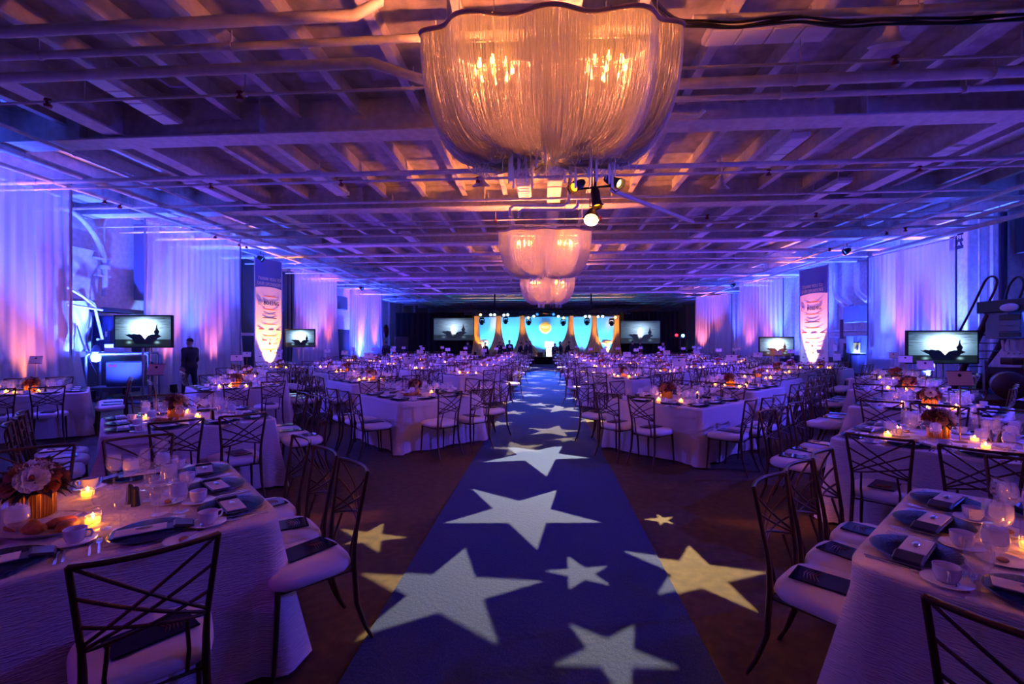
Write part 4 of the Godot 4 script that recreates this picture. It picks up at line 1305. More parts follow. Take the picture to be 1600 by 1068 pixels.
# ---------------------------------------------------------------- ship's gear along the walls
func wall_gear() -> void:
	var W := LEFT + 0.2
	# left, between the first two curtains
	var pts := []
	for q in [[96, 324], [112, 330], [130, 344], [147, 366], [158, 388], [163, 405], [164, 425], [164, 447], [163, 462]]:
		pts.append(wall_x(q[0], q[1], W + 0.15))
	var t := thing("wall_pipe", "thick curved pipe arching down the left wall beside the nearest curtain", "pipe")
	part("pipe_run", MB.new().tube(smooth(pts, 3), 0.075, 10).mesh(), M.paint, t)
	for q in [[158, 404], [158, 431]]:
		part("pipe_bracket", MB.new().box(wall_x(q[0], q[1], W + 0.1), Vector3(0.2, 0.05, 0.5), Basis(), 0.01).mesh(), M.paint, t)
	part("pipe_flange", MB.new().lathe([Vector2(0.08, -0.06), Vector2(0.13, -0.06), Vector2(0.13, 0.06), Vector2(0.08, 0.06)], 14, wall_x(164, 418, W + 0.15)).mesh(), M.paint, t)
	pts = []
	for q in [[182, 335], [173, 337], [166, 343], [163, 352], [163, 378]]:
		pts.append(wall_x(q[0], q[1], W + 0.1))
	solo("wall_conduit", MB.new().tube(smooth(pts, 3), 0.03, 8).mesh(), M.paint, "thin conduit bending down the left wall above the curved pipe", "pipe")
	var box_on := func(x0: float, y0: float, x1: float, y1: float, wx: float, d: float, bev := 0.02) -> MB:
		var a := wall_x(x0, y0, wx)
		var b := wall_x(x1, y1, wx)
		var c := (a + b) / 2
		var yy := absf(a.y - b.y)
		return MB.new().box(c, Vector3(d, yy, absf(a.z - b.z)), Basis(), bev)
	solo("wall_ledge", box_on.call(106, 305, 186, 318, W + 0.5, 0.9).mesh(), M.paint, "pale boxed ledge high on the left wall, lit cyan", "ledge")
	solo("wall_panel", box_on.call(104, 382, 152, 470, W + 0.04, 0.06).mesh(), M.paint, "large flat panel on the left wall below the curved pipe", "panel")
	solo("wall_cabinet", box_on.call(217, 350, 231, 470, W + 0.2, 0.4).mesh(), M.grey_paint, "tall grey locker on the left wall beside the second curtain", "cabinet")
	solo("wall_beam", box_on.call(150, 480, 232, 492, W + 0.3, 0.6).mesh(), M.dark_grey, "dark horizontal ledge along the left wall behind the nearest television", "ledge")
	solo("equipment_locker", box_on.call(158, 493, 200, 548, W + 0.3, 0.6).mesh(), M.navy_paint, "dark blue equipment locker on the left wall behind the nearest television", "locker")
	var lock := get_node("equipment_locker")
	part("locker_handle", MB.new().box(wall_x(166, 522, W + 0.62), Vector3(0.03, 0.16, 0.05), Basis(), 0.008).mesh(), M.steel, lock)
	# pale canvas bundle with slanting tubes
	var f := func(u: float, v: float) -> Vector3:
		var p := wall_x(lerpf(98.0, 146.0, u), lerpf(549.0, 470.0, v), W + 0.25)
		return p + Vector3(0.16 * sin(u * 5.0 + v * 3.0) * sin(v * 4.0) + 0.1 * sin(u * 11.0), 0, 0)
	solo("canvas_cover", MB.new().grid(30, 20, f).mesh(), M.tarp, "pale canvas cover on the left wall, brightly lit beside the nearest curtain", "tarpaulin")
	t = thing("pipe_rail", "slanting white tubes of a folded rail on the left wall beside the nearest curtain", "rail")
	for q in [[[105, 448], [147, 474]], [[105, 475], [160, 484]], [[147, 474], [160, 530], [152, 530]], [[120, 455], [147, 478]]]:
		pts = []
		for p in q:
			pts.append(wall_x(p[0], p[1], W + 0.65))
		part("rail_tube", MB.new().tube(pts, 0.035, 8).mesh(), M.white, t)
	for q in [[[118, 505], [114, 580], [122, 600]], [[120, 508], [135, 550], [152, 585]], [[147, 478], [143, 540], [148, 552]]]:
		pts = []
		for p in q:
			pts.append(wall_x(p[0], p[1], W + 0.5))
		solo("hanging_cable", MB.new().tube(smooth(pts, 5), 0.014, 6).mesh(), M.rubber, ("leftmost" if q[0][0] == 118 else ("slanting middle" if q[0][0] == 120 else "right-hand")) + " black cable hanging down the left wall by the canvas cover", "cable")
	t = thing("wall_lamp", "glass caged wall lamp on the left wall between cover and television", "lamp", Transform3D(Basis(), wall_x(150, 556, W + 0.7)))
	part("lamp_cap", MB.new().lathe([Vector2(0, 0.32), Vector2(0.05, 0.3), Vector2(0.10, 0.18), Vector2(0.12, 0.12), Vector2(0, 0.12)], 14).mesh(), M.dark_grey, t)
	part("lamp_glass", MB.new().lathe([Vector2(0.10, 0.12), Vector2(0.13, 0.0), Vector2(0.10, -0.14), Vector2(0, -0.17)], 14).mesh(), M.diffuser, t)
	# tool cart
	var tc := wall_x(194, 612, W + 1.1)
	t = thing("equipment_rack", "pipe-framed equipment rack with grey cases below the nearest left television", "rack", turned(Vector3(tc.x, 0, tc.z), 0.35))
	var fr := MB.new()
	for z in [-0.35, 0.35]:
		fr.tube([Vector3(-0.75, 0.02, z), Vector3(-0.75, 1.25, z), Vector3(-0.68, 1.32, z), Vector3(0.68, 1.32, z), Vector3(0.75, 1.25, z), Vector3(0.75, 0.02, z)], 0.03, 8)
	part("rack_frame", fr.mesh(), M.grey_paint, t)
	part("shelf", MB.new().box(Vector3(0, 0.35, 0), Vector3(1.5, 0.03, 0.7), Basis(), 0.005).mesh(), M.grey_paint, t)
	part("shelf", MB.new().box(Vector3(0, 1.34, 0), Vector3(1.5, 0.03, 0.7), Basis(), 0.005).mesh(), M.grey_paint, t)
	var r := Transform3D(Basis(Vector3.UP, 0.35), Vector3(tc.x, 0, tc.z))
	t = thing("equipment_case", "large grey equipment case with red label on the rack shelf", "case", r * Transform3D(Basis(), Vector3(0.15, 0.365, 0)))
	part("case_body", MB.new().box(Vector3(0, 0.36, 0), Vector3(0.95, 0.72, 0.6), Basis(), 0.03).mesh(), mat(Color(0.2, 0.21, 0.24), 0.5), t)
	part("case_label", MB.new().box(Vector3(-0.3, 0.6, 0.305), Vector3(0.2, 0.06, 0.01), Basis(), 0.003).mesh(), M.valve, t)
	solo("equipment_box", MB.new().box(Vector3(0, 0.12, 0), Vector3(0.5, 0.24, 0.4), Basis(), 0.015).mesh(), M.white, "small pale box on top of the equipment rack", "box", r * Transform3D(Basis(), Vector3(-0.15, 1.355, 0)))
	solo("equipment_box", MB.new().box(Vector3(0, 0.08, 0), Vector3(0.36, 0.16, 0.4), Basis(), 0.01).mesh(), M.dark_grey, "small dark box on top of the equipment rack, right end", "box", r * Transform3D(Basis(), Vector3(0.45, 1.355, 0)))
	# left, between second curtain and banner, and further back
	solo("hangar_door", box_on.call(376, 402, 398, 520, W + 0.08, 0.14).mesh(), M.dark_grey, "dark steel wall panel between the second left curtain and the banner", "panel")
	solo("crate_stack", box_on.call(378, 524, 396, 596, W + 0.6, 1.0).mesh(), M.dark_grey, "dark stacked crates between the second left curtain and the banner", "crate")
	t = thing("dark_wall_panels", "dark ribbed wall panels right of the left sponsor banner", "panel")
	for q in [[442, 447], [448.5, 453], [454.5, 460]]:
		part("panel", (box_on.call(q[0], 424, q[1], 585, W + 0.1, 0.16) as MB).mesh(), M.dark_grey, t)
	solo("steel_door", box_on.call(527, 514, 545, 570, W + 0.08, 0.12).mesh(), M.navy_paint, "dark blue steel door between the third and farthest left curtains", "door")
	t = thing("wall_cabinet", "pale cabinet on the left wall above the dark blue door", "cabinet")
	part("cabinet_body", (box_on.call(528, 462, 540, 484, W + 0.15, 0.3) as MB).mesh(), M.grey_paint, t)
	t = thing("wall_disc", "dark round valve wheel on the left wall beyond the farthest curtain", "wheel", Transform3D(Basis(Vector3.FORWARD, -PI / 2), wall_x(603, 517, W + 0.3)))
	part("wheel_rim", MB.new().lathe([Vector2(0, -0.05), Vector2(0.52, -0.05), Vector2(0.56, 0), Vector2(0.52, 0.05), Vector2(0, 0.12)], 20).mesh(), M.red_paint, t)
	solo("wall_bracket", box_on.call(598, 460, 616, 472, W + 0.3, 0.5).mesh(), M.white, "white bracket shelf on the far left wall, lit cyan", "bracket")
	solo("dark_locker", box_on.call(604, 540, 622, 590, W + 0.4, 0.7).mesh(), M.black, "black locker on the far left wall before the stage", "locker")
	# right wall
	var X := RIGHT - 0.2
	for q in [[1294, 415, 1330, 478], [1330, 412, 1357, 470]]:
		t = thing("knee_bracket", "curved white knee bracket high on the right wall, %s the sponsor banner" % ("beside" if q[0] < 1300 else "second from"), "bracket")
		pts = []
		for s in [[0.28, 0.0], [0.30, 0.30], [0.32, 0.62], [0.42, 0.78], [0.60, 0.86], [1.0, 1.0]]:
			pts.append(wall_x(lerpf(q[0], q[2], s[0]), lerpf(q[1], q[3], s[1]), X - 0.55))
		part("bracket_rib", MB.new().tube(smooth(pts, 3), 0.12, 8).mesh(), M.paint, t)
	t = thing("junction_box", "square grey junction box on the right wall above the yellow sign", "box")
	part("box_body", (box_on.call(1327, 479, 1351, 503, X - 0.55, 0.5) as MB).mesh(), M.grey_paint, t)
	for q in [1332, 1339]:
		part("conduit", MB.new().tube([wall_x(q, 503, X - 0.1), wall_x(q, 517, X - 0.1)], 0.04, 6).mesh(), M.paint, t)
	for q in [[518, 522], [527, 530]]:
		solo("wall_pipe", MB.new().tube([wall_x(1297, q[0], X - 0.1), wall_x(1356, q[0] - 2, X - 0.1)], 0.05, 8).mesh(), M.paint, "white pipe along the right wall %s the junction box" % ("just below" if q[0] < 520 else "well below"), "pipe")
	solo("red_standpipe", MB.new().tube([wall_x(1315, 499, X - 0.3), wall_x(1315, 529, X - 0.3)], 0.07, 10).mesh(), M.red_paint, "dark red vertical pipe on the right wall beside the sponsor banner", "pipe")
	t = thing("hose_station", "dark red fire hose standpipe on the right wall below the junction box", "hydrant")
	part("standpipe", MB.new().tube([wall_x(1321, 612, X - 0.4), wall_x(1322, 536, X - 0.4)], 0.10, 10).mesh(), M.red_paint, t)
	part("hose_rack", (box_on.call(1326, 545, 1336, 590, X - 0.4, 0.5) as MB).mesh(), M.black, t)
	t = thing("control_cabinet", "grey control cabinet with yellow number plate on the right wall", "cabinet")
	part("cabinet_body", (box_on.call(1331, 524, 1350, 552, X - 0.5, 0.5) as MB).mesh(), M.grey_paint, t)
	var cb := wall_x(1339, 543, X - 0.78)
	part("number_plate", MB.new().box(cb, Vector3(0.02, 0.42, 0.42), Basis(), 0.004).mesh(), M.yellow_paint, t)
	part("lettering", words("-9", 0.3, 0.01, false).duplicate(), M.ink, t, Transform3D(Basis(Vector3.UP, -PI / 2), cb + Vector3(-0.016, 0, 0)))
	solo("control_cabinet", box_on.call(1336, 554, 1350, 590, X - 0.3, 0.5).mesh(), M.grey_paint, "lower grey cabinet on the right wall under the yellow plate", "cabinet")
	t = thing("notice_sheet", "two pale notices on the right wall beside the sponsor banner", "notice")
	part("sheet", (box_on.call(1302, 538, 1308, 548, X, 0.03, 0.003) as MB).mesh(), M.card, t)
	part("sheet", (box_on.call(1302, 552, 1314, 563, X, 0.03, 0.003) as MB).mesh(), M.card, t)
	t = thing("waste_bin", "dark grey bin below the farther right television", "bin", Transform3D(Basis(), level(1232, 590, 0.0)))
	part("bin_body", MB.new().lathe([Vector2(0, 0.01), Vector2(0.3, 0), Vector2(0.38, 0.9), Vector2(0.35, 0.9), Vector2(0.3, 0.1), Vector2(0, 0.1)], 20).mesh(), M.dark_grey, t)
	# right of the nearest right curtain
	for q in [[1513, 1522], [1536, 1541], [1555, 1563], [1571, 1586]]:
		var a := wall_x(q[0], 350, X)
		var b := wall_x(q[1], 350, X)
		var zz := absf(a.z - b.z)
		struct("wall_rib", MB.new().box(Vector3(X + 0.02, 3.2, (a.z + b.z) / 2), Vector3(0.4, 5.4, zz), Basis(), 0.03).mesh(), M.paint, get_node("wall_right"))
	solo("drain_pipe", MB.new().tube([wall_x(1567, 330, X - 0.35), wall_x(1567, 480, X - 0.35)], 0.10, 10).mesh(), M.navy_paint, "dark vertical pipe on the right wall right of the nearest curtain", "pipe")
	var ha := box_on.call(1589, 335, 1625, 390, X - 0.05, 0.12) as MB
	solo("wall_hatch", ha.mesh(), M.black, "black hatch at the top right edge of the right wall", "hatch")
	t = thing("wall_sign", "dark blue sign with pale letters high on the right wall, half behind a curtain", "sign")
	var sa := wall_x(1484, 380, X - 0.1)
	var sb := wall_x(1512.5, 370, X - 0.1)
	var sc := (sa + sb) / 2
	sc.y = wall_x(1502, 375, X - 0.1).y
	part("sign_board", MB.new().box(sc, Vector3(0.03, 0.56, absf(sa.z - sb.z)), Basis(), 0.006).mesh(), M.navy_paint, t)
	part("lettering", words("AFFF", 0.17, 0.01, false), M.white, t, Transform3D(Basis(Vector3.UP, -PI / 2), sc + Vector3(-0.022, 0.11, 0.04)))
	part("lettering", words("STA 1-", 0.17, 0.01, false), M.white, t, Transform3D(Basis(Vector3.UP, -PI / 2), sc + Vector3(-0.022, -0.11, 0.04)))
	var P := X - 1.6
	t = thing("steel_platform", "dark steel platform with oval lamp on the right wall above the louvred heater", "platform")
	var p0 := wall_x(1541, 480, P)
	part("platform_deck", MB.new().box(Vector3(P + 0.7, p0.y, p0.z + 1.6), Vector3(1.6, 0.34, 3.6), Basis(), 0.02).mesh(), M.dark_grey, t)
	part("oval_lamp", MB.new().ball(wall_x(1577, 480, P - 0.15), Vector3(0.08, 0.11, 0.26), 8, 14).mesh(), M.diffuser, t)
	t = thing("steel_ladder", "dark red inclined ladder with handrails rising to the platform on the right", "ladder")
	var top := wall_x(1545, 491, P)
	var bot := wall_x(1487, 612, P)
	for dz in [0.0, 0.7]:
		part("stringer", MB.new().tube([top + Vector3(dz, 0, 0), bot + Vector3(dz, 0, 0)], 0.09, 6).mesh(), M.red_paint, t)
	for k in 10:
		part("tread", MB.new().box(top.lerp(bot, (k + 0.5) / 10.0) + Vector3(0.35, 0, 0), Vector3(0.7, 0.03, 0.2), Basis(), 0.004).mesh(), M.dark_grey, t)
	pts = []
	for q in [[1487, 540], [1500, 516], [1520, 478], [1534, 449], [1540, 438], [1547, 432], [1555, 433], [1558, 441], [1553, 456], [1545, 472], [1539, 490]]:
		pts.append(wall_x(q[0], q[1], P - 0.02))
	part("handrail", MB.new().tube(smooth(pts, 3), 0.03, 8).mesh(), M.red_paint, t)
	pts = []
	for q in [[1570, 470], [1577, 446], [1588, 433], [1596, 434], [1600, 445], [1592, 468]]:
		pts.append(wall_x(q[0], q[1], P + 0.5))
	part("handrail", MB.new().tube(smooth(pts, 3), 0.03, 8).mesh(), M.dark_grey, t)
	t = thing("louvred_heater", "grey louvred heater box below the platform at the right edge", "heater")
	part("heater_case", (box_on.call(1559, 489, 1597, 529, P + 0.3, 0.7) as MB).mesh(), M.grey_paint, t)
	for k in 4:
		part("slat", (box_on.call(1562, 492 + k * 9.0, 1595, 498.5 + k * 9.0, P - 0.06, 0.05, 0.008) as MB).mesh(), M.dark_grey if k in [0, 3] else M.grey_paint, t)
	var sh := thing("wall_locker_bank", "pale lit wall section with pipes under the louvred heater", "panel")
	part("panel", MB.new().plate(PackedVector2Array([Vector2(0, 0), Vector2(2.2, 0), Vector2(2.2, 0.95), Vector2(0.75, 0.95)]), 0.06, Transform3D(Basis(Vector3.UP, -PI / 2) * Basis(Vector3.UP, 0.0), wall_x(1541, 577, P + 0.4))).mesh(), M.paint, sh)
	for k in 3:
		part("pipe_run", MB.new().tube([wall_x(1566 + k * 9, 531, P + 0.2), wall_x(1568 + k * 9, 548, P + 0.2), wall_x(1576 + k * 9, 552, P + 0.2)], 0.03, 8).mesh(), M.paint, sh)
	t = thing("motor_box", "dark red motor box on the pale wall section at the right edge", "box")
	part("motor_case", (box_on.call(1574, 558, 1596, 570, P - 0.1, 0.4) as MB).mesh(), M.red_paint, t)
	# winch
	var wp := wall_x(1572, 652, P - 0.5)
	t = thing("winch", "dark red winch with drum and motor on the floor at the right edge", "winch", turned(Vector3(wp.x, 0, wp.z), 0.9, 0.8))
	part("winch_base", MB.new().box(Vector3(0, 0.12, 0), Vector3(2.0, 0.24, 1.1), Basis(), 0.03).mesh(), M.red_paint, t)
	part("drum", MB.new().lathe([Vector2(0, -0.5), Vector2(0.62, -0.5), Vector2(0.62, -0.42), Vector2(0.36, -0.40), Vector2(0.36, 0.40), Vector2(0.62, 0.42), Vector2(0.62, 0.5), Vector2(0, 0.5)], 28, Vector3(0.4, 0.86, 0), Basis(Vector3.RIGHT, PI / 2)).mesh(), M.red_paint, t)
	part("motor", MB.new().lathe([Vector2(0, -0.5), Vector2(0.40, -0.48), Vector2(0.42, -0.4), Vector2(0.42, 0.45), Vector2(0.3, 0.52), Vector2(0, 0.55)], 22, Vector3(-0.75, 0.70, 0), Basis(Vector3.BACK, PI / 2)).mesh(), M.red_paint, t)
	part("hub", MB.new().lathe([Vector2(0, 0), Vector2(0.16, 0.0), Vector2(0.14, 0.1), Vector2(0, 0.12)], 16, Vector3(0.4, 0.86, 0.5), Basis(Vector3.RIGHT, PI / 2)).mesh(), M.dark_grey, t)
	# red and blue moving light beams' stand right of the stage
	t = thing("light_stand", "lighting stand with a red and a blue lamp at the far right before the stage", "stage light", Transform3D(Basis(), wall_z(1063, 560, -30.0) * Vector3(1, 0, 1)))
	part("stand_pole", MB.new().tube([Vector3(0, 0, 0), Vector3(0, 2.0, 0)], 0.03, 8).mesh(), M.black, t)
	part("crossbar", MB.new().tube([Vector3(-0.5, 1.98, 0), Vector3(0.7, 1.85, 0)], 0.025, 8).mesh(), M.black, t)
	part("red_lens", MB.new().ball(Vector3(-0.25, 2.08, 0.05), Vector3(0.09, 0.09, 0.06)).mesh(), glow(Color(1, 0.08, 0.12), 12.0), t)
	part("blue_lens", MB.new().ball(Vector3(0.15, 2.05, 0.05), Vector3(0.10, 0.10, 0.06)).mesh(), glow(Color(0.3, 0.6, 1), 20.0), t)

# ---------------------------------------------------------------- what stands on and round the tables
const HALF := 0.78
const TOP := 0.76

func back_at(u: float, v: float) -> Vector3:      # a point of the chair's curved back
	return Vector3(u * (0.176 + 0.030 * v), 0.62 + 0.31 * v, 0.225 + 0.05 * v + 0.045 * (1.0 - u * u))

func bar(m: MB, u0: float, v0: float, u1: float, v1: float, r: float, k := 8, sides := 6) -> void:
	var pts := []
	for i in k + 1:
		var q := float(i) / k
		pts.append(back_at(lerpf(u0, u1, q), lerpf(v0, v1, q)))
	m.tube(pts, r, sides)

func shapes_for_tables() -> void:
	# chair
	var seat := MB.new()
	var f := func(u: float, v: float) -> Vector3:
		var a := u * TAU
		var p := (v - 0.5) * PI
		var e := 4.6
		var r := 1.0 / pow(pow(absf(cos(a)), e) + pow(absf(sin(a)), e), 1.0 / e)
		var cp := pow(maxf(cos(p), 0.0), 0.36)
		var sp := signf(sin(p)) * pow(absf(sin(p)), 0.8)
		var w := 0.225 - 0.02 * sin(a)
		return Vector3(cos(a) * r * w * cp, 0.452 + sp * 0.049 + (0.004 * (1.0 - cp) if sp > 0 else 0.0), sin(a) * r * 0.215 * cp)
	seat.grid(28, 12, f)
	S.seat = seat.mesh()
	var rail := MB.new()
	bar(rail, -1, 1, 1, 1, 0.0105, 12)
	S.top_rail = rail.mesh()
	var bars := []
	for q in [[-1, 1.0, 1, 0.06], [-1, 0.64, 1, 0.02], [-1, 0.30, 1, 0.0], [1, 1.0, -1, 0.06], [1, 0.64, -1, 0.02], [1, 0.30, -1, 0.0]]:
		var m := MB.new()
		bar(m, q[0], q[1], q[2], q[3], 0.0065, 10)
		bars.append(m.mesh())
	S.bars = bars
	S.back_legs = []
	S.front_legs = []
	for s in [-1.0, 1.0]:
		var m := MB.new()
		var pts := [Vector3(s * 0.205, 0, 0.31), Vector3(s * 0.196, 0.08, 0.27), Vector3(s * 0.182, 0.22, 0.225), Vector3(s * 0.174, 0.44, 0.212), Vector3(s * 0.174, 0.55, 0.216), back_at(s, 0.0), back_at(s, 0.5), back_at(s, 1.0)]
		m.tube(pts, [0.009, 0.011, 0.014, 0.016, 0.013, 0.0115, 0.011, 0.0105], 8)
		S.back_legs.append(m.mesh())
		m = MB.new()
		m.tube([Vector3(s * 0.20, 0, -0.20), Vector3(s * 0.195, 0.2, -0.185), Vector3(s * 0.185, 0.42, -0.175)], [0.010, 0.012, 0.015], 8)
		S.front_legs.append(m.mesh())
	var fr := MB.new()
	fr.tube([Vector3(-0.185, 0.41, -0.175), Vector3(0.185, 0.41, -0.175), Vector3(0.174, 0.41, 0.212), Vector3(-0.174, 0.41, 0.212)], 0.010, 6, false, true)
	for s in [-1, 1]:
		fr.tube([back_at(s * 0.62, 0.03), Vector3(s * 0.12, 0.5, 0.215), Vector3(s * 0.115, 0.41, 0.205)], 0.008, 6)
	S.seat_frame = fr.mesh()
	var back := MB.new()
	bar(back, -1, 1, 1, 1, 0.0105, 8, 5)
	for q in [[-1, 1.0, 1, 0.06], [-1, 0.64, 1, 0.02], [-1, 0.30, 1, 0.0], [1, 1.0, -1, 0.06], [1, 0.64, -1, 0.02], [1, 0.30, -1, 0.0]]:
		bar(back, q[0], q[1], q[2], q[3], 0.0068, 5, 4)
	for s in [-1.0, 1.0]:
		back.tube([back_at(s * 0.62, 0.03), Vector3(s * 0.12, 0.5, 0.215), Vector3(s * 0.115, 0.41, 0.205)], 0.008, 4)
	S.backrest = back.mesh()
	var legs := MB.new()
	for s in [-1.0, 1.0]:
		legs.tube([Vector3(s * 0.205, 0, 0.31), Vector3(s * 0.182, 0.22, 0.225), Vector3(s * 0.174, 0.5, 0.214), back_at(s, 0.0), back_at(s, 1.0)], [0.009, 0.014, 0.015, 0.0115, 0.0105], 5)
		legs.tube([Vector3(s * 0.20, 0, -0.20), Vector3(s * 0.185, 0.42, -0.175)], [0.010, 0.015], 5)
	S.leg_set = legs.mesh()
	var far := MB.new().add(back).add(legs)
	S.chair_frame = far.mesh()
	var mid := MB.new().grid(14, 6, f)
	S.seat_low = mid.mesh()
	S.program = MB.new().box(Vector3(0, 0.005, 0), Vector3(0.17, 0.009, 0.28), Basis(), 0.003).mesh()
	var em := MB.new()
	for k in 5:
		em.tube([Vector3(-0.05, 0.0108, 0.03 + k * 0.014), Vector3(-0.01, 0.0115, 0.045 + k * 0.012), Vector3(0.05, 0.0108, 0.02 + k * 0.016)], [0.001, 0.0035, 0.001], 4)
	S.program_print = em.mesh()
	# cloths
	var cloths := []
	for k in 3:
		var r2 := RandomNumberGenerator.new()
		r2.seed = 40 + k
		var ph := [r2.randf() * TAU, r2.randf() * TAU, r2.randf() * TAU, r2.randf() * TAU]
		var g := func(u: float, v: float) -> Vector3:
			# u round the edge, v from the middle of the top down to the hem
			var per := u * 4.0
			var side := int(per) % 4
			var q := (per - int(per)) * 2.0 - 1.0
			var base := Vector2(1, q)                   # side 0: +x
			if side == 1: base = Vector2(-q, 1)
			elif side == 2: base = Vector2(-1, -q)
			elif side == 3: base = Vector2(q, -1)
			var corner := pow(absf(q), 7.0)
			var rc := 1.0 - 0.045 * pow(absf(q), 14.0)
			if v < 0.28:
				var t := v / 0.28
				return Vector3(base.x * HALF * rc * t * 0.985, TOP + 0.0012 * sin(per * 9 + t * 13), base.y * HALF * rc * t * 0.985)
			var d := (v - 0.28) / 0.72                  # down the skirt
			var y := TOP - (TOP - 0.012) * maxf(0.0, d * 1.06 - 0.06)
			if d < 0.07:
				y = TOP - 0.010 * pow(d / 0.07, 2.0)
			var fall := clampf((TOP - y) / TOP, 0, 1)
			var w: float = sin(per * 17.0 + ph[0]) * 0.018 + sin(per * 29.0 + ph[1]) * 0.010 + sin(per * 7.0 + ph[2]) * 0.02
			var out := 0.004 + 0.02 * fall + w * pow(fall, 1.2) + corner * (0.17 * pow(fall, 1.1)) + 0.05 * corner * sin(q * 40.0 + ph[3]) * fall - 0.05 * pow(absf(q), 3.0) * (1.0 - corner) * fall
			var n2 := Vector2.ZERO
			if side == 0: n2 = Vector2(1, 0)
			elif side == 1: n2 = Vector2(0, 1)
			elif side == 2: n2 = Vector2(-1, 0)
			else: n2 = Vector2(0, -1)
			n2 = (n2 + base.normalized() * corner * 1.2).normalized()
			var b := base * HALF * rc * 0.985 + n2 * out
			return Vector3(b.x, y + 0.012 * fall * (sin(per * 13.0 + ph[2]) * 0.5 + 0.5), b.y)
		cloths.append(MB.new().grid(168, 26, g).mesh())
	S.cloths = cloths
	# glasses
	S.goblet = MB.new().lathe([Vector2(0, 0.0), Vector2(0.034, 0.002), Vector2(0.010, 0.008), Vector2(0.0055, 0.02), Vector2(0.005, 0.062), Vector2(0.012, 0.072), Vector2(0.034, 0.092), Vector2(0.043, 0.118), Vector2(0.041, 0.150), Vector2(0.036, 0.178), Vector2(0.0348, 0.178), Vector2(0.0395, 0.150), Vector2(0.0415, 0.118), Vector2(0.033, 0.094), Vector2(0, 0.080)], 20).mesh()
	var r3 := RandomNumberGenerator.new()
	r3.seed = 8
	var ice := MB.new().lathe([Vector2(0, 0.100), Vector2(0.034, 0.108), Vector2(0.0405, 0.122), Vector2(0.039, 0.148), Vector2(0.0365, 0.164), Vector2(0.02, 0.166), Vector2(0, 0.165)], 14)
	for k in 7:
		var a := r3.randf() * TAU
		ice.box(Vector3(cos(a) * 0.017, 0.160 + r3.randf() * 0.008, sin(a) * 0.017), Vector3(0.02, 0.018, 0.02), Basis(Vector3(r3.randf(), r3.randf(), 1).normalized(), r3.randf() * 3), 0.003)
	S.ice = ice.mesh()
	S.wine = MB.new().lathe([Vector2(0, 0.0), Vector2(0.035, 0.002), Vector2(0.010, 0.008), Vector2(0.005, 0.02), Vector2(0.0045, 0.095), Vector2(0.014, 0.104), Vector2(0.036, 0.128), Vector2(0.040, 0.150), Vector2(0.037, 0.182), Vector2(0.032, 0.205), Vector2(0.031, 0.205), Vector2(0.0358, 0.182), Vector2(0.0388, 0.150), Vector2(0.035, 0.130), Vector2(0, 0.110)], 20).mesh()
	S.flute = MB.new().lathe([Vector2(0, 0.0), Vector2(0.031, 0.002), Vector2(0.009, 0.008), Vector2(0.0045, 0.02), Vector2(0.0045, 0.085), Vector2(0.012, 0.094), Vector2(0.024, 0.115), Vector2(0.027, 0.140), Vector2(0.027, 0.215), Vector2(0.026, 0.215), Vector2(0.026, 0.140), Vector2(0.023, 0.117), Vector2(0, 0.10)], 20).mesh()
	S.goblet_low = MB.new().lathe([Vector2(0.034, 0.001), Vector2(0.005, 0.02), Vector2(0.005, 0.065), Vector2(0.034, 0.092), Vector2(0.043, 0.118), Vector2(0.036, 0.178)], 8).mesh()
	S.wine_low = MB.new().lathe([Vector2(0.035, 0.001), Vector2(0.005, 0.02), Vector2(0.005, 0.1), Vector2(0.036, 0.128), Vector2(0.040, 0.150), Vector2(0.032, 0.205)], 8).mesh()
	S.flute_low = MB.new().lathe([Vector2(0.031, 0.001), Vector2(0.0045, 0.02), Vector2(0.0045, 0.09), Vector2(0.024, 0.115), Vector2(0.027, 0.215)], 8).mesh()
	S.charger = MB.new().lathe([Vector2(0, 0.008), Vector2(0.10, 0.008), Vector2(0.112, 0.013), Vector2(0.150, 0.021), Vector2(0.155, 0.019), Vector2(0.150, 0.016), Vector2(0.110, 0.004), Vector2(0, 0.0)], 32).mesh()
	S.charger_low = MB.new().lathe([Vector2(0, 0.010), Vector2(0.11, 0.010), Vector2(0.155, 0.021), Vector2(0.11, 0.0)], 12).mesh()
	var nap := MB.new().box(Vector3(0, 0.0125, 0), Vector3(0.29, 0.009, 0.098), Basis(), 0.004)
	nap.box(Vector3(0.0, 0.0182, 0.005), Vector3(0.22, 0.003, 0.088), Basis(), 0.0013)
	nap.box(Vector3(0.130, 0.0185, 0.0), Vector3(0.085, 0.016, 0.104), Basis(Vector3.BACK, -0.2), 0.009)
	S.napkin = nap.mesh()
	S.menu = MB.new().box(Vector3(0, 0.0025, 0), Vector3(0.19, 0.005, 0.088), Basis(), 0.001).mesh()
	S.menu_low = MB.new().box(Vector3(0, 0.012, 0), Vector3(0.20, 0.024, 0.098)).mesh()
	S.favor = MB.new().ball(Vector3(0, 0.006, 0), Vector3(0.036, 0.006, 0.014), 6, 12).mesh()
	var cup := MB.new().lathe([Vector2(0, 0.006), Vector2(0.026, 0.004), Vector2(0.030, 0.008), Vector2(0.040, 0.030), Vector2(0.042, 0.062), Vector2(0.0395, 0.062), Vector2(0.037, 0.030), Vector2(0.026, 0.010), Vector2(0, 0.010)], 24)
	cup.tube([Vector3(0.040, 0.052, 0), Vector3(0.060, 0.053, 0), Vector3(0.066, 0.040, 0), Vector3(0.058, 0.024, 0), Vector3(0.037, 0.022, 0)], 0.0045, 6)
	S.cup = cup.mesh()
	S.saucer = MB.new().lathe([Vector2(0, 0.004), Vector2(0.034, 0.004), Vector2(0.046, 0.008), Vector2(0.076, 0.014), Vector2(0.078, 0.012), Vector2(0.046, 0.003), Vector2(0.03, 0.0), Vector2(0, 0.0)], 28).mesh()
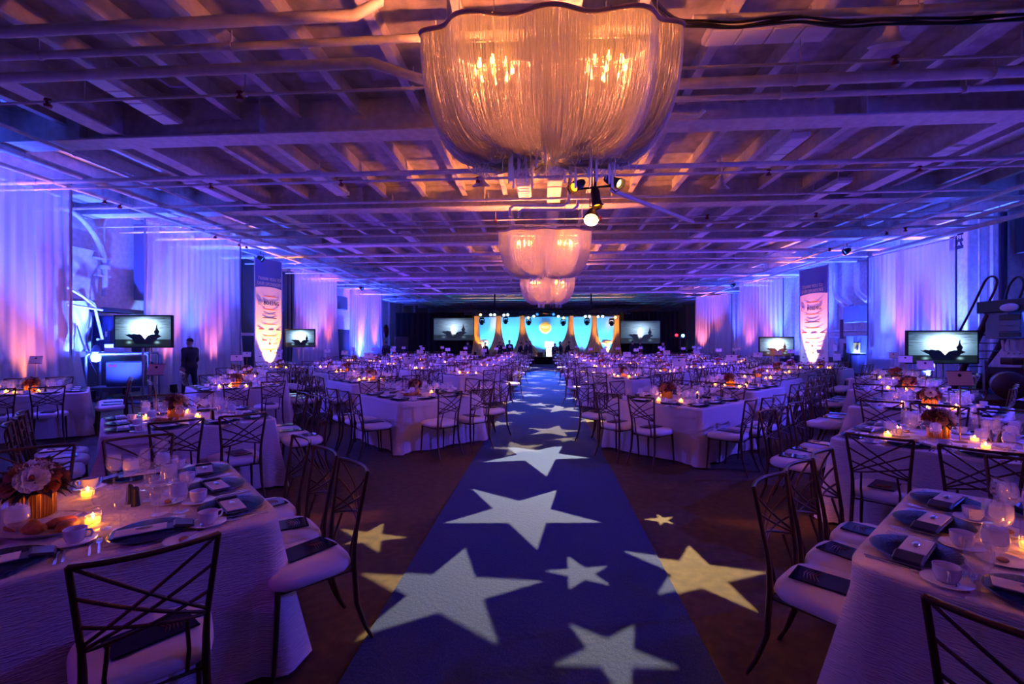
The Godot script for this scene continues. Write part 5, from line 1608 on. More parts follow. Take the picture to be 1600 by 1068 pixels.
	S.cup_low = MB.new().lathe([Vector2(0, 0.004), Vector2(0.07, 0.012), Vector2(0.03, 0.006), Vector2(0.042, 0.066), Vector2(0.038, 0.064), Vector2(0.03, 0.03), Vector2(0, 0.03)], 10).mesh()
	S.bread_plate = MB.new().lathe([Vector2(0, 0.004), Vector2(0.05, 0.004), Vector2(0.078, 0.012), Vector2(0.080, 0.010), Vector2(0.05, 0.0), Vector2(0, 0.0)], 26).mesh()
	S.butter = MB.new().ball(Vector3(0, 0.010, 0), Vector3(0.02, 0.010, 0.02), 6, 10).mesh()
	var fk := MB.new()
	fk.plate(PackedVector2Array([Vector2(-0.004, -0.10), Vector2(0.004, -0.10), Vector2(0.0045, -0.04), Vector2(0.003, 0.03), Vector2(0.010, 0.045), Vector2(0.011, 0.06), Vector2(-0.011, 0.06), Vector2(-0.010, 0.045), Vector2(-0.003, 0.03), Vector2(-0.0045, -0.04)]), 0.003, Transform3D(Basis(Vector3.RIGHT, -PI / 2), Vector3(0, 0.004, 0)))
	for k in 4:
		fk.box(Vector3(-0.009 + k * 0.006, 0.006, -0.078), Vector3(0.0026, 0.003, 0.04))
	S.fork = fk.mesh()
	S.knife = MB.new().plate(PackedVector2Array([Vector2(-0.005, -0.11), Vector2(0.005, -0.11), Vector2(0.004, 0.0), Vector2(0.009, 0.02), Vector2(0.008, 0.09), Vector2(0.0, 0.115), Vector2(-0.005, 0.02)]), 0.003, Transform3D(Basis(Vector3.RIGHT, -PI / 2), Vector3(0, 0.003, 0))).mesh()
	var sp := MB.new().ball(Vector3(0, 0.005, -0.06), Vector3(0.016, 0.004, 0.024), 6, 12)
	sp.plate(PackedVector2Array([Vector2(-0.004, -0.10), Vector2(0.004, -0.10), Vector2(0.003, 0.04), Vector2(-0.003, 0.04)]), 0.003, Transform3D(Basis(Vector3.RIGHT, -PI / 2), Vector3(0, 0.004, 0)))
	S.spoon = sp.mesh()
	# candle
	S.votive = MB.new().lathe([Vector2(0, 0.0), Vector2(0.026, 0.0), Vector2(0.033, 0.010), Vector2(0.034, 0.052), Vector2(0.0315, 0.052), Vector2(0.030, 0.014), Vector2(0, 0.010)], 16).mesh()
	S.wax = MB.new().lathe([Vector2(0, 0.010), Vector2(0.027, 0.012), Vector2(0.0295, 0.020), Vector2(0.0295, 0.034), Vector2(0, 0.033)], 14).mesh()
	S.flame = MB.new().lathe([Vector2(0, 0.034), Vector2(0.005, 0.040), Vector2(0.0062, 0.046), Vector2(0.004, 0.056), Vector2(0, 0.066)], 8).mesh()
	S.wax_low = MB.new().lathe([Vector2(0, 0.0), Vector2(0.03, 0.0), Vector2(0.03, 0.04), Vector2(0, 0.05)], 7).mesh()
	S.shaker = MB.new().lathe([Vector2(0, 0), Vector2(0.021, 0.0), Vector2(0.019, 0.02), Vector2(0.015, 0.075), Vector2(0.016, 0.08), Vector2(0.016, 0.09), Vector2(0.011, 0.103), Vector2(0, 0.107)], 14).mesh()
	# bread
	var pl := MB.new()
	var op := func(u: float, v: float) -> Vector3:
		var a := u * TAU
		var rr := v
		var y := 0.006 + 0.022 * pow(maxf(rr - 0.6, 0.0) / 0.4, 1.5)
		return Vector3(cos(a) * rr * 0.20, y, sin(a) * rr * 0.12)
	pl.grid(36, 8, op)
	pl.grid(36, 3, func(u, v): return Vector3(cos(u * TAU) * lerpf(0.12, 0.2, v), lerpf(0.0, 0.027, v), sin(u * TAU) * lerpf(0.07, 0.12, v)))
	S.platter = pl.mesh()
	var ro := MB.new()
	ro.grid(18, 10, func(u, v):
		var p: float = v * PI
		var a: float = u * TAU
		var k: float = 1.0 + 0.05 * sin(p * 6.0)
		return Vector3(-cos(p) * 0.062, 0.026 + sin(p) * cos(a) * 0.026 * k, sin(p) * sin(a) * 0.034 * k))
	S.roll = ro.mesh()
	# flowers
	var rose := MB.new()
	r3.seed = 3
	for k in 15:
		var a := k * 2.399
		var rr := 0.006 + 0.030 * sqrt(k / 15.0)
		var hgt := 0.042 - 0.022 * k / 15.0
		var ax := Basis(Vector3.UP, a)
		rose.grid(4, 4, func(u, v):
			var x: float = (u - 0.5) * (0.022 + rr * 1.0)
			var curl: float = 0.010 * v * v * (k / 15.0) * 2.0
			return ax * Vector3(rr * (0.55 + 0.45 * v) + curl - x * x * 9.0, hgt * v * (1.0 - 1.4 * pow(u - 0.5, 2.0)) - curl * 0.5, x))
	S.rose = rose.mesh()
	var dah := MB.new()
	for ring in 4:
		for k in 18 - ring * 3:
			var a := TAU * k / (18 - ring * 3) + ring * 0.3
			var ax := Basis(Vector3.UP, a)
			var ln := 0.058 - ring * 0.010
			var tilt := 0.15 + ring * 0.32
			var jit := r3.randf_range(-0.15, 0.15)
			dah.grid(3, 4, func(u, v):
				var x: float = (u - 0.5) * 0.036 * sin(PI * (0.18 + v * 0.62))
				var d: float = 0.012 + ln * v
				return ax * Vector3(d * cos(tilt + jit), 0.010 + d * sin(tilt + jit) + 0.006 * sin(v * 3.0 + u * 5.0) - 6.0 * x * x, x))
	S.dahlia = dah.mesh()
	S.flower_heart = MB.new().ball(Vector3(0, 0.028, 0), Vector3(0.018, 0.014, 0.018), 6, 10).mesh()
	var fol := MB.new()
	for k in 110:
		var a := r3.randf() * TAU
		var e := r3.randf_range(-0.3, 1.1)
		var d := Vector3(cos(a) * cos(e), sin(e), sin(a) * cos(e))
		var side := d.cross(Vector3.UP).normalized()
		var c := Vector3(0, 0.15, 0) + d * r3.randf_range(0.05, 0.10)
		var ln := r3.randf_range(0.05, 0.09)
		var wd := r3.randf_range(0.012, 0.02)
		fol.grid(2, 4, func(u, v):
			var p: Vector3 = c + d * ln * v + side * (u - 0.5) * wd * sin(PI * minf(v + 0.08, 1.0)) * 2.0
			return p + Vector3(0, -0.03 * v * v + absf(u - 0.5) * 0.008, 0))
	S.foliage = fol.mesh()
	S.vase = MB.new().lathe([Vector2(0, 0), Vector2(0.072, 0.0), Vector2(0.076, 0.01), Vector2(0.078, 0.06), Vector2(0.080, 0.12), Vector2(0.074, 0.12), Vector2(0.070, 0.02), Vector2(0, 0.02)], 24).mesh()
	var fb := MB.new()
	for k in 36:
		var a := TAU * k / 36
		fb.box(Vector3(cos(a) * 0.079, 0.06, sin(a) * 0.079), Vector3(0.007, 0.112, 0.006), Basis(Vector3.UP, -a), 0.002)
	S.vase_ribs = fb.mesh()
	var bq := [MB.new(), MB.new(), MB.new()]
	for k in 16:
		var a := k * 2.399
		var e := 1.35 - 1.25 * k / 16.0
		var d := Vector3(cos(a) * cos(e), sin(e), sin(a) * cos(e))
		(bq[k % 3] as MB).ball(Vector3(0, 0.16, 0) + d * 0.115, Vector3(0.045, 0.035, 0.045), 5, 7, along(Vector3.ZERO, d).basis)
	S.bouquet = [bq[0].mesh(), bq[1].mesh(), bq[2].mesh()]
	S.sign_card = MB.new().box(Vector3.ZERO, Vector3(0.205, 0.135, 0.004), Basis(), 0.001).mesh()
	S.sign_edge = MB.new().box(Vector3(0, 0, 0.0005), Vector3(0.207, 0.006, 0.006)).mesh()
	S.sign_emblem = MB.new().lathe([Vector2(0, -0.001), Vector2(0.015, -0.001), Vector2(0.015, 0.001), Vector2(0, 0.001)], 14, Vector3.ZERO, Basis(Vector3.RIGHT, PI / 2)).mesh()
	S.sign_stand = MB.new().tube([Vector3(0, 0.008, 0), Vector3(0, 0.50, 0)], 0.004, 6).lathe([Vector2(0, 0), Vector2(0.05, 0), Vector2(0.05, 0.006), Vector2(0.008, 0.012), Vector2(0, 0.012)], 18).mesh()

# what has been put on one table: circles that later things keep clear of
var taken := []

func free_spot(p: Vector3, r: float, inward: Vector3) -> Vector3:
	for q in [Vector3.ZERO, inward * 0.03, inward * -0.03, inward.cross(Vector3.UP) * 0.035, inward.cross(Vector3.UP) * -0.035, inward * 0.06, inward * 0.09, inward.cross(Vector3.UP) * 0.07, inward.cross(Vector3.UP) * -0.07, inward * 0.14, inward * 0.1 + inward.cross(Vector3.UP) * 0.12, inward * 0.1 - inward.cross(Vector3.UP) * 0.12, inward.cross(Vector3.UP) * 0.2, inward.cross(Vector3.UP) * -0.2]:
		var ok := true
		for t in taken:
			if Vector2(p.x + q.x - t[0].x, p.z + q.z - t[0].z).length() < r + t[1]:
				ok = false
				break
		if ok:
			taken.append([p + q, r])
			return p + q
	return Vector3.INF

var count := {}
var masses := {}
const MOST := 300

func kind_count(k: String) -> int:
	count[k] = count.get(k, 0) + 1
	return count[k]

func mass(k: String, m: Mesh, mt: Material, xf: Transform3D) -> void:
	if not masses.has(k):
		masses[k] = [m, mt, []]
	masses[k][2].append(xf)

func flush_masses(labels: Dictionary) -> void:
	for k in masses:
		var mm := MultiMesh.new()
		mm.transform_format = MultiMesh.TRANSFORM_3D
		mm.mesh = masses[k][0]
		mm.instance_count = masses[k][2].size()
		for i in mm.instance_count:
			mm.set_instance_transform(i, masses[k][2][i])
		var o := MultiMeshInstance3D.new()
		o.name = named(k)
		o.multimesh = mm
		o.material_override = masses[k][1]
		add_child(o)
		o.set_meta("kind", "stuff")
		o.set_meta("label", labels.get(k, "distant table things"))
		o.set_meta("category", k.replace("far_", "").replace("_", " "))

# Copies of one prototype of each kind.
var proto := {}
var makers := {}
func stamp(k: String, called: String, label: String, category: String, xf: Transform3D, group := "") -> Node3D:
	if makers.is_empty():
		makers = {"chair0": make_chair0, "chair1": make_chair1, "chair2": make_chair2, "program0": make_program0, "program1": make_program1, "goblet0": make_goblet0, "goblet2": make_goblet2, "wine0": make_wine0, "wine2": make_wine2, "flute0": make_flute0, "flute2": make_flute2, "charger0": make_charger0, "charger2": make_charger2, "napkin0": make_napkin0, "menu0": make_menu0, "menu2": make_menu2, "cup0": make_cup0, "saucer0": make_saucer0, "cup2": make_cup2, "bread0": make_bread0, "fork0": make_fork0, "knife0": make_knife0, "spoon0": make_spoon0, "candle0": make_candle0, "candle2": make_candle2, "shaker0": make_shaker0, "platter0": make_platter0, "roll0": make_roll0, "sign0": make_sign0, "flowers0": make_flowers0, "flowers2": make_flowers2}
	if not proto.has(k):
		proto[k] = makers[k].call()
	var o: Node3D = proto[k].duplicate()
	o.name = named(called)
	add_child(o)
	o.transform = xf
	tag(o, label, category, group)
	return o

func bare(pieces: Array) -> Node3D:
	var o := Node3D.new()
	for p in pieces:
		part(p[0], p[1], p[2], o, p[3] if p.size() > 3 else Transform3D())
	return o

func one(m: Mesh, mt: Material) -> Node3D:
	var o := MeshInstance3D.new()
	o.mesh = m
	o.material_override = mt
	return o

func make_chair0() -> Node3D:
	var o := bare([["seat_cushion", S.seat, M.seat], ["seat_frame", S.seat_frame, M.bronze], ["top_rail", S.top_rail, M.bronze]])
	for b in S.bars:
		part("back_bar", b, M.bronze, o)
	for b in S.back_legs:
		part("back_leg", b, M.bronze, o)
	for b in S.front_legs:
		part("front_leg", b, M.bronze, o)
	return o
func make_chair1() -> Node3D: return bare([["seat_cushion", S.seat_low, M.seat], ["backrest", S.backrest, M.bronze], ["leg_frame", S.leg_set, M.bronze]])
func make_chair2() -> Node3D: return bare([["seat_cushion", S.seat_low, M.seat], ["chair_frame", S.chair_frame, M.bronze]])
func make_program0() -> Node3D: return bare([["cover", S.program, M.program], ["cover_print", S.program_print, M.bronze_print]])
func make_program1() -> Node3D: return one(S.program, M.program)
func make_goblet0() -> Node3D: return bare([["glass_bowl", S.goblet, M.glass], ["iced_water", S.ice, M.ice]])
func make_goblet2() -> Node3D: return one(S.goblet_low, M.ice)
func make_wine0() -> Node3D: return one(S.wine, M.glass)
func make_wine2() -> Node3D: return one(S.wine_low, M.glass)
func make_flute0() -> Node3D: return one(S.flute, M.glass)
func make_flute2() -> Node3D: return one(S.flute_low, M.glass)
func make_charger0() -> Node3D: return one(S.charger, M.charger)
func make_charger2() -> Node3D: return one(S.charger_low, M.charger)
func make_napkin0() -> Node3D: return one(S.napkin, M.satin)
func make_menu0() -> Node3D: return bare([["card", S.menu, M.card], ["ribbon_favour", S.favor, M.silver, Transform3D(Basis(), Vector3(0.01, 0.005, 0))]])
func make_menu2() -> Node3D: return one(S.menu_low, M.card)
func make_cup0() -> Node3D: return one(S.cup, M.china)
func make_saucer0() -> Node3D: return one(S.saucer, M.china)
func make_cup2() -> Node3D: return one(S.cup_low, M.china)
func make_bread0() -> Node3D: return bare([["plate", S.bread_plate, M.china], ["butter", S.butter, M.rose_cream]])
func make_fork0() -> Node3D: return one(S.fork, M.silver)
func make_knife0() -> Node3D: return one(S.knife, M.silver)
func make_spoon0() -> Node3D: return one(S.spoon, M.silver)
func make_candle0() -> Node3D: return bare([["glass_holder", S.votive, M.glass], ["wax", S.wax, M.wax], ["flame", S.flame, M.flame]])
func make_candle2() -> Node3D: return bare([["wax", S.wax_low, M.wax], ["flame", S.flame, M.flame]])
func make_shaker0() -> Node3D: return one(S.shaker, M.dark_grey)
func make_platter0() -> Node3D: return one(S.platter, M.china)
func make_roll0() -> Node3D: return one(S.roll, M.crust)
func make_sign0() -> Node3D:
	var b := Transform3D(Basis(Vector3.RIGHT, -0.25), Vector3(0, 0.565, 0))
	return bare([["stand", S.sign_stand, M.gold], ["card", S.sign_card, M.card, b], ["card_edge", S.sign_edge, M.ink, b * Transform3D(Basis(), Vector3(0, 0.067, 0))], ["card_edge", S.sign_edge, M.ink, b * Transform3D(Basis(), Vector3(0, -0.067, 0))], ["emblem", S.sign_emblem, M.ink, b * Transform3D(Basis(), Vector3(0, 0.028, 0.003))]])
func make_flowers0() -> Node3D:
	var o := bare([["vase", S.vase, M.gold_glass], ["vase_ribs", S.vase_ribs, M.gold], ["foliage", S.foliage, M.leaf]])
	var r2 := RandomNumberGenerator.new()
	r2.seed = 17
	for k in 20:
		var a := k * 2.399
		var e := 1.4 - 1.35 * k / 20.0
		var d := Vector3(cos(a) * cos(e), sin(e), sin(a) * cos(e))
		var white := k in [4, 12]
		var xf := along(Vector3(0, 0.135, 0) + d * (0.085 + 0.02 * r2.randf()), d)
		xf.basis = xf.basis * Basis(Vector3.UP, r2.randf() * 6.0).scaled(Vector3.ONE * (0.95 if white else r2.randf_range(1.0, 1.3)))
		if white:
			var w := part("dahlia", S.dahlia, M.petal_white, o, xf)
			part("flower_heart", S.flower_heart, M.rose_orange, w)
		else:
			part("rose", S.rose, [M.rose_red, M.rose_orange, M.rose_red, M.rose_cream][k % 4], o, xf)
	return o
func make_flowers2() -> Node3D: return bare([["vase", S.vase, M.gold_glass], ["roses", S.bouquet[0], M.rose_red], ["roses", S.bouquet[1], M.rose_orange], ["roses", S.bouquet[2], M.petal_white], ["foliage", S.foliage, M.leaf]])

func tables() -> void:
	# places: the nearest from the photograph's table corners, the rest on the same staggered grid
	var spots := []
	var c1 := level(1314, 878, TOP)
	var c2 := level(447, 807, TOP)
	var c3 := level(1095, 640, TOP)
	var c4 := level(623, 629.5, TOP)
	var c5 := level(1290, 685, TOP)
	var c6 := level(437, 655, TOP)
	var r := HALF * 1.414
	spots.append([1, 0, c1 + Vector3(r, 0, 0)])
	spots.append([-1, 0, c2 - Vector3(r, 0, 0)])
	spots.append([1, 0, c3 - Vector3(0, 0, r)])
	spots.append([-1, 0, c4 - Vector3(0, 0, r)])
	spots.append([1, 1, c5 + Vector3(r, 0, 0)])
	spots.append([-1, 1, c6 - Vector3(r, 0, 0)])
	for q in [[1, 2, 5.25, -6.75], [1, 3, 6.7, -9.1], [1, 1, 3.75, -9.7], [-1, 2, -6.1, -8.9], [-1, 4, -9.1, -7.7]]:
		spots.append([q[0], q[1], Vector3(q[2], 0, q[3])])
	for j in 5:
		spots.append([1, 0, Vector3(2.05, 0, -12.1 - 4.75 * j)])
		spots.append([-1, 0, Vector3(-2.15, 0, -13.0 - 4.55 * j)])
		if j < 4:
			spots.append([1, 1, Vector3(3.65, 0, -14.4 - 4.75 * j)])
			spots.append([-1, 1, Vector3(-4.0, 0, -10.6 - 4.55 * j)])
			spots.append([1, 2, Vector3(5.25, 0, -11.9 - 4.75 * j)])
			spots.append([-1, 2, Vector3(-5.9, 0, -13.6 - 4.55 * j)])
			spots.append([1, 3, Vector3(6.85, 0, -14.2 - 4.75 * j)])
			spots.append([-1, 3, Vector3(-7.6, 0, -11.5 - 4.55 * j)])
			spots.append([1, 4, Vector3(8.4, 0, -11.8 - 4.75 * j)])
			spots.append([-1, 4, Vector3(-9.0, 0, -15.4 - 6.2 * j)])
		if j < 3:
			spots.append([1, 5, Vector3(9.4, 0, -16.6 - 6.8 * j)])
	var by_line := {}
	spots.sort_custom(func(a, b): return a[2].z > b[2].z)
	for s in spots:
		var k := "%d %d" % [s[0], s[1]]
		by_line[k] = by_line.get(k, -1) + 1
		s.append("%s table, %s line %s of carpet" % [NTH[by_line[k]], NTH[s[1]], "right" if s[0] > 0 else "left"])
	spots.sort_custom(func(a, b): return (a[2] * Vector3(1, 0, 1)).length() < (b[2] * Vector3(1, 0, 1)).length())
	var nth := 0
	for s in spots:
		lay_table(s[0], s[2], s[3], nth)
		nth += 1
	flush_masses({"far_chair_frames": "dark lattice chair frames round the farthest tables near the stage", "far_seat_cushions": "white seat cushions of chairs round the farthest tables near the stage", "far_goblets": "iced water goblets crowding the farthest tables near the stage",
		"far_wine_glasses": "wine glasses crowding the farthest tables near the stage", "far_flutes": "champagne flutes crowding the farthest tables near the stage", "far_chargers": "dark glossy charger plates on the farthest tables near the stage",
		"far_cups": "white cups on the farthest tables near the stage", "far_menu_cards": "white menu cards on the farthest tables near the stage"})

func lay_table(sx: int, c: Vector3, where: String, nth: int) -> void:
	c.y = 0
	var dist := (c * Vector3(1, 0, 1)).length()
	var lod := 0 if nth < 6 else (1 if dist < 13.0 else 2)
	taken = []
	var t := stamp_table(c, where, nth)
	var sides := [["carpet-facing far side", Vector2(-sx, -1), [-0.60, -0.15, 0.32]], ["wall-facing near side", Vector2(sx, 1), [-0.60, -0.15, 0.32]], ["carpet-facing near side", Vector2(-sx, 1), [-0.30, 0.26]], ["wall-facing far side", Vector2(sx, -1), [-0.28, 0.28]]]
	var near_two := nth < 2
	if near_two and sx < 0:
		sides[0][2] = [-0.66, -0.20, 0.30]
		sides[2][2] = [-0.205, 0.50]
	elif near_two:
		sides[0][2] = [-0.41, 0.02, 0.46]
		sides[2][2] = [-0.25, 0.42]
	var L := ""
	var chairs := []
	# centrepiece first
	var fc := c + Vector3(0, TOP, 0)
	var signat := fc + Vector3(0.10 if sx > 0 else -0.14, 0, -0.2)
	var cand := [fc + Vector3(0.26, 0, 0.10), fc + Vector3(-0.2, 0, 0.22), fc + Vector3(0.06, 0, 0.30), fc + Vector3(-0.24, 0, -0.16)]
	var plat := fc + Vector3(-0.02, 0, 0.30)
	var pang := 0.3
	if near_two and sx < 0:
		fc = level(52, 806, TOP)
		plat = level(68, 832, TOP)
		cand = [level(145, 821, TOP), level(137, 777, TOP), fc + Vector3(-0.28, 0, 0.1)]
		pang = 0.25
	elif nth < 6 and sx < 0 and c.x < -3:
		fc = level(275, 651, TOP)
		cand = [level(228, 655, TOP), level(294, 646, TOP), level(309, 654, TOP)]
		signat = level(244, 652, TOP)
	elif nth < 6 and sx > 0 and c.x > 3:
		fc = level(1466, 683, TOP)
		cand = [level(1387, 683, TOP), level(1402, 675, TOP), level(1540, 702, TOP), level(1523, 690, TOP)]
		signat = level(1500, 690, TOP)
		plat = level(1428, 699, TOP)
	elif nth < 6 and not near_two and sx > 0:
		fc = level(1042, 622, TOP)
		cand = [level(1029, 627, TOP), level(1064, 629, TOP), level(1035, 619, TOP), level(1090, 617, TOP)]
		signat = level(1061, 620, TOP)
	elif nth < 6 and not near_two:
		fc = level(648, 616, TOP)
		cand = [level(604, 614, TOP), level(637, 617, TOP), level(674, 615, TOP)]
		signat = level(639, 612, TOP)
	# the plates' places are kept free first
	for s in sides:
		var n0 := Vector3(s[1].x, 0, s[1].y).normalized()
		var e0 := Vector3(sx, 0, -s[1].x * sx / s[1].y).normalized()
		for st in ([-0.46, 0.0, 0.46] if s[2].size() == 3 else [-0.24, 0.24]):
			taken.append([c + n0 * (HALF - 0.185) + e0 * st, 0.15])
	taken.append([fc, 0.13])
	if not near_two:
		taken.append([signat, 0.05])
	if seen_at(fc + Vector3(0, 0.15, 0), 120):
		stamp("flowers0" if lod < 2 else "flowers2", "flower_centrepiece", "low bouquet of red, orange and white flowers, %s" % where, "flowers", turned(fc, 2.9 if near_two and sx < 0 else nth * 1.3, 1.0 if nth > 1 else 1.05))
	var k := 0
	for p in cand:
		if not near_two:
			p = free_spot(p, 0.04, (c - p).normalized() * Vector3(1, 0, 1))
			if p == Vector3.INF:
				continue
		if seen_at(p, 20):
			var o := stamp("candle0" if lod < 2 else "candle2", "votive_candle", "lit votive candle, %s by the flowers, %s" % [NTH[k], where], "candle", turned(p, 0.0))
			taken.append([p, 0.04])
			if dist < 16:
				lamp(OmniLight3D.new(), "candle_light", Color(1.0, 0.52, 0.18), 0.020, o, Vector3(0, 0.05, 0)).light_size = 0.012
		k += 1
	if not near_two:
		stamp("sign0", "table_sign", "white table number card on thin gold stand, %s" % where, "table sign", turned(signat, [0.25, -0.3, 0.1, -0.1][nth % 4] - c.x * 0.04))
	if not near_two:
		plat = free_spot(plat, 0.17, (c - plat).normalized() * Vector3(1, 0, 1))
	if lod < 2 and plat != Vector3.INF and seen_at(plat, 150):
		stamp("platter0", "bread_platter", "oval white platter of bread rolls, %s" % where, "platter", turned(plat, pang))
		taken.append([plat + Vector3(0.09, 0, 0), 0.10])
		taken.append([plat - Vector3(0.09, 0, 0), 0.10])
		k = 0
		for q in [[-0.10, -0.02, 0.4], [-0.02, 0.03, -0.3], [0.05, -0.03, 0.9], [0.11, 0.02, 1.6]]:
			stamp("roll0", "bread_roll", "golden bread roll, %s from the left on platter, %s" % [NTH[k], where], "bread roll", turned(plat, pang) * turned(Vector3(q[0], 0.008, q[1]), q[2]), "bread rolls")
			k += 1
	if lod < 2:
		k = 0
		for q in [Vector3(0.30, TOP, 0.02), Vector3(0.34, TOP, 0.06)]:
			var p := free_spot(c + q, 0.022, Vector3.FORWARD)
			if near_two and sx < 0:
				p = [level(212, 790, TOP), level(203, 786, TOP)][k]
				taken.append([p, 0.02])
			if p != Vector3.INF and seen_at(p, 30):
				stamp("shaker0", "shaker", "dark %s shaker, %s" % [["pepper", "salt"][k], where], "shaker", turned(p))
			k += 1
	# seats and settings
	for s in sides:
		var n := Vector3(s[1].x, 0, s[1].y).normalized()
		var e := Vector3(sx, 0, -s[1].x * sx / s[1].y).normalized()
		var m: int = s[2].size()
		for i in m:
			var seat: String = (["carpet-end", "middle", "wall-end"] if m == 3 else ["carpet-end", "wall-end"])[i]
			L = "%s, %s, %s" % [seat, s[0], where] if true else ""
			var out := 0.90 if near_two else 1.08
			if near_two and sx > 0:
				out = 0.905
			if near_two and s[0] == "carpet-facing near side":
				out = 1.0
			var p: Vector3 = c + n * (out + rng.randf_range(-0.02, 0.02) * (0.0 if near_two else 1.0)) + e * (s[2][i] + rng.randf_range(-0.015, 0.015) * (0.0 if near_two else 1.0))
			var yaw := atan2(n.x, n.z) + rng.randf_range(-0.07, 0.07) * (0.3 if near_two else 1.0)
			var xf := turned(p, yaw)
			if seen_at(p + Vector3(0, 0.7, 0), 400 if near_two else 110) or seen_at(p, 400 if near_two else 110):
				var num := kind_count("chair")
				if num <= MOST:
					stamp("chair%d" % lod, "lattice_chair", "dark lattice-back chair, " + L, "chair", xf)
				else:
					mass("far_chair_frames", S.chair_frame, M.bronze, xf)
					mass("far_seat_cushions", S.seat_low, M.seat, xf)
				if lod < 2 and (i + nth) % 7 != 6:
					var bx := xf * Transform3D(Basis(Vector3.UP, rng.randf_range(-0.25, 0.25) + (PI / 2 if near_two and s[0] == "carpet-facing near side" else 0.0)), Vector3(rng.randf_range(-0.02, 0.02), 0.5045, 0.02))
					stamp("program%d" % lod, "program_booklet", "dark blue booklet on seat, " + L, "booklet", bx)
			# the setting
			var st: float = [-0.46, 0.0, 0.46][i] if m == 3 else [-0.24, 0.24][i]
			var f := -n
			var rt := f.cross(Vector3.UP)
			var face := Basis(rt, Vector3.UP, n)
			var at := func(x: float, d: float) -> Vector3: return c + Vector3(0, TOP + 0.002, 0) + n * (HALF - 0.185 - d) + e * st + rt * x
			var o: Vector3 = at.call(0, 0)
			if not seen_at(o, 400 if near_two else 60):
				continue
			if lod < 2:
				stamp("charger0", "charger_plate", "dark glossy charger plate, " + L, "plate", Transform3D(face, o))
				var tw := Basis(Vector3.UP, rng.randf_range(-0.12, 0.12))
				stamp("napkin0", "folded_napkin", "folded dark satin napkin, " + L, "napkin", Transform3D(face * tw, o + Vector3(0, 0.004, 0)))
				stamp("menu0", "menu_card", "ribboned white menu card, " + L, "menu card", Transform3D(face * tw, o + Vector3(0, 0.0238, 0) - rt * 0.03))
				var items := [["cup", at.call(0.225, 0.12), 0.07], ["goblet0", at.call(0.035, 0.23), 0.036], ["wine0", at.call(0.115, 0.21), 0.036], ["flute0", at.call(-0.02, 0.32), 0.03], ["bread", at.call(-0.135, 0.245), 0.07]]
				if near_two and sx < 0 and s[0] == "carpet-facing near side" and i == 0:
					items = [["cup", level(312, 822, TOP + 0.002), 0.07], ["goblet0", level(266, 820, TOP + 0.002), 0.03], ["wine0", level(297, 803, TOP + 0.002), 0.03], ["flute0", level(189, 829, TOP + 0.002), 0.03], ["bread", level(241, 812, TOP + 0.002), 0.06]]
				for it in items:
					if lod == 1 and it[0] == "bread":
						continue
					var q := free_spot(it[1], it[2], f)
					if q == Vector3.INF or not seen_at(q, 350 if near_two else 25):
						continue
					var bx := Transform3D(face * Basis(Vector3.UP, rng.randf_range(-0.5, 0.5)), q)
					match it[0]:
						"cup":
							stamp("saucer0", "saucer", "white saucer, " + L, "saucer", bx)
							stamp("cup0", "coffee_cup", "empty white coffee cup, " + L, "cup", bx * Transform3D(Basis(), Vector3(0, 0.0042, 0)))
						"goblet0":
							kind_count("goblet")
							stamp("goblet0", "water_goblet", "iced water goblet, " + L, "glass", bx)
						"wine0":
							kind_count("wine")
							stamp("wine0", "wine_glass", "empty wine glass, " + L, "glass", bx)
						"flute0":
							kind_count("flute")
							stamp("flute0", "champagne_flute", "tall champagne flute, " + L, "glass", bx)
						"bread":
							stamp("bread0", "bread_plate", "small white butter plate, " + L, "plate", bx)
							stamp("knife0", "butter_knife", "butter knife on plate, " + L, "knife", bx * Transform3D(Basis(Vector3.UP, 1.2).scaled(Vector3.ONE * 0.7), Vector3(0.0, 0.0125, 0.03)))
				if lod == 0:
					for q in [["fork0", -0.175, "inner fork", "fork"], ["fork0", -0.205, "outer fork", "fork"], ["knife0", 0.172, "dinner knife", "knife"], ["spoon0", 0.196, "soup spoon", "spoon"]]:
						var p2: Vector3 = at.call(q[1], -0.03)
						if seen_at(p2, 10):
							stamp(q[0], "dinner_fork" if q[3] == "fork" else q[2].replace(" ", "_"), "%s, %s" % [q[2], L], q[3], Transform3D(face, p2))
			else:
				var small := "on " + where
				var rows := [["charger", S.charger_low, M.charger, at.call(0, 0), "charger_plate", "dark glossy charger plate ", "plate", "far_chargers", Vector3.ZERO], ["menu", S.menu_low, M.card, at.call(0, 0), "menu_card", "white menu card ", "menu card", "far_menu_cards", Vector3(0, 0.012, 0)],
					["cup", S.cup_low, M.china, at.call(0.225, 0.12), "coffee_cup", "white cup ", "cup", "far_cups", Vector3.ZERO], ["goblet", S.goblet_low, M.ice, at.call(0.035, 0.25), "water_goblet", "iced water goblet ", "glass", "far_goblets", Vector3.ZERO],
					["wine", S.wine_low, M.glass, at.call(0.125, 0.22), "wine_glass", "empty wine glass ", "glass", "far_wine_glasses", Vector3.ZERO], ["flute", S.flute_low, M.glass, at.call(-0.04, 0.32), "champagne_flute", "champagne flute ", "glass", "far_flutes", Vector3.ZERO]]
				for q in rows:
					if rng.randf() < 0.08 and q[0] != "charger" and q[0] != "menu":
						continue
					var spot := q[3] as Vector3
					if q[0] != "menu" and q[0] != "charger":
						spot = free_spot(spot, 0.07 if q[0] == "cup" else 0.035, f)
						if spot == Vector3.INF:
							continue
					var bx := Transform3D(face, spot + q[8])
					if kind_count(q[0]) <= 150 if q[0] in ["menu", "cup"] else kind_count(q[0]) <= MOST - 40:
						stamp(q[0] + "2", q[4], q[5].strip_edges() + ", " + L, q[6], bx)
					else:
						mass(q[7], q[1], q[2], bx)

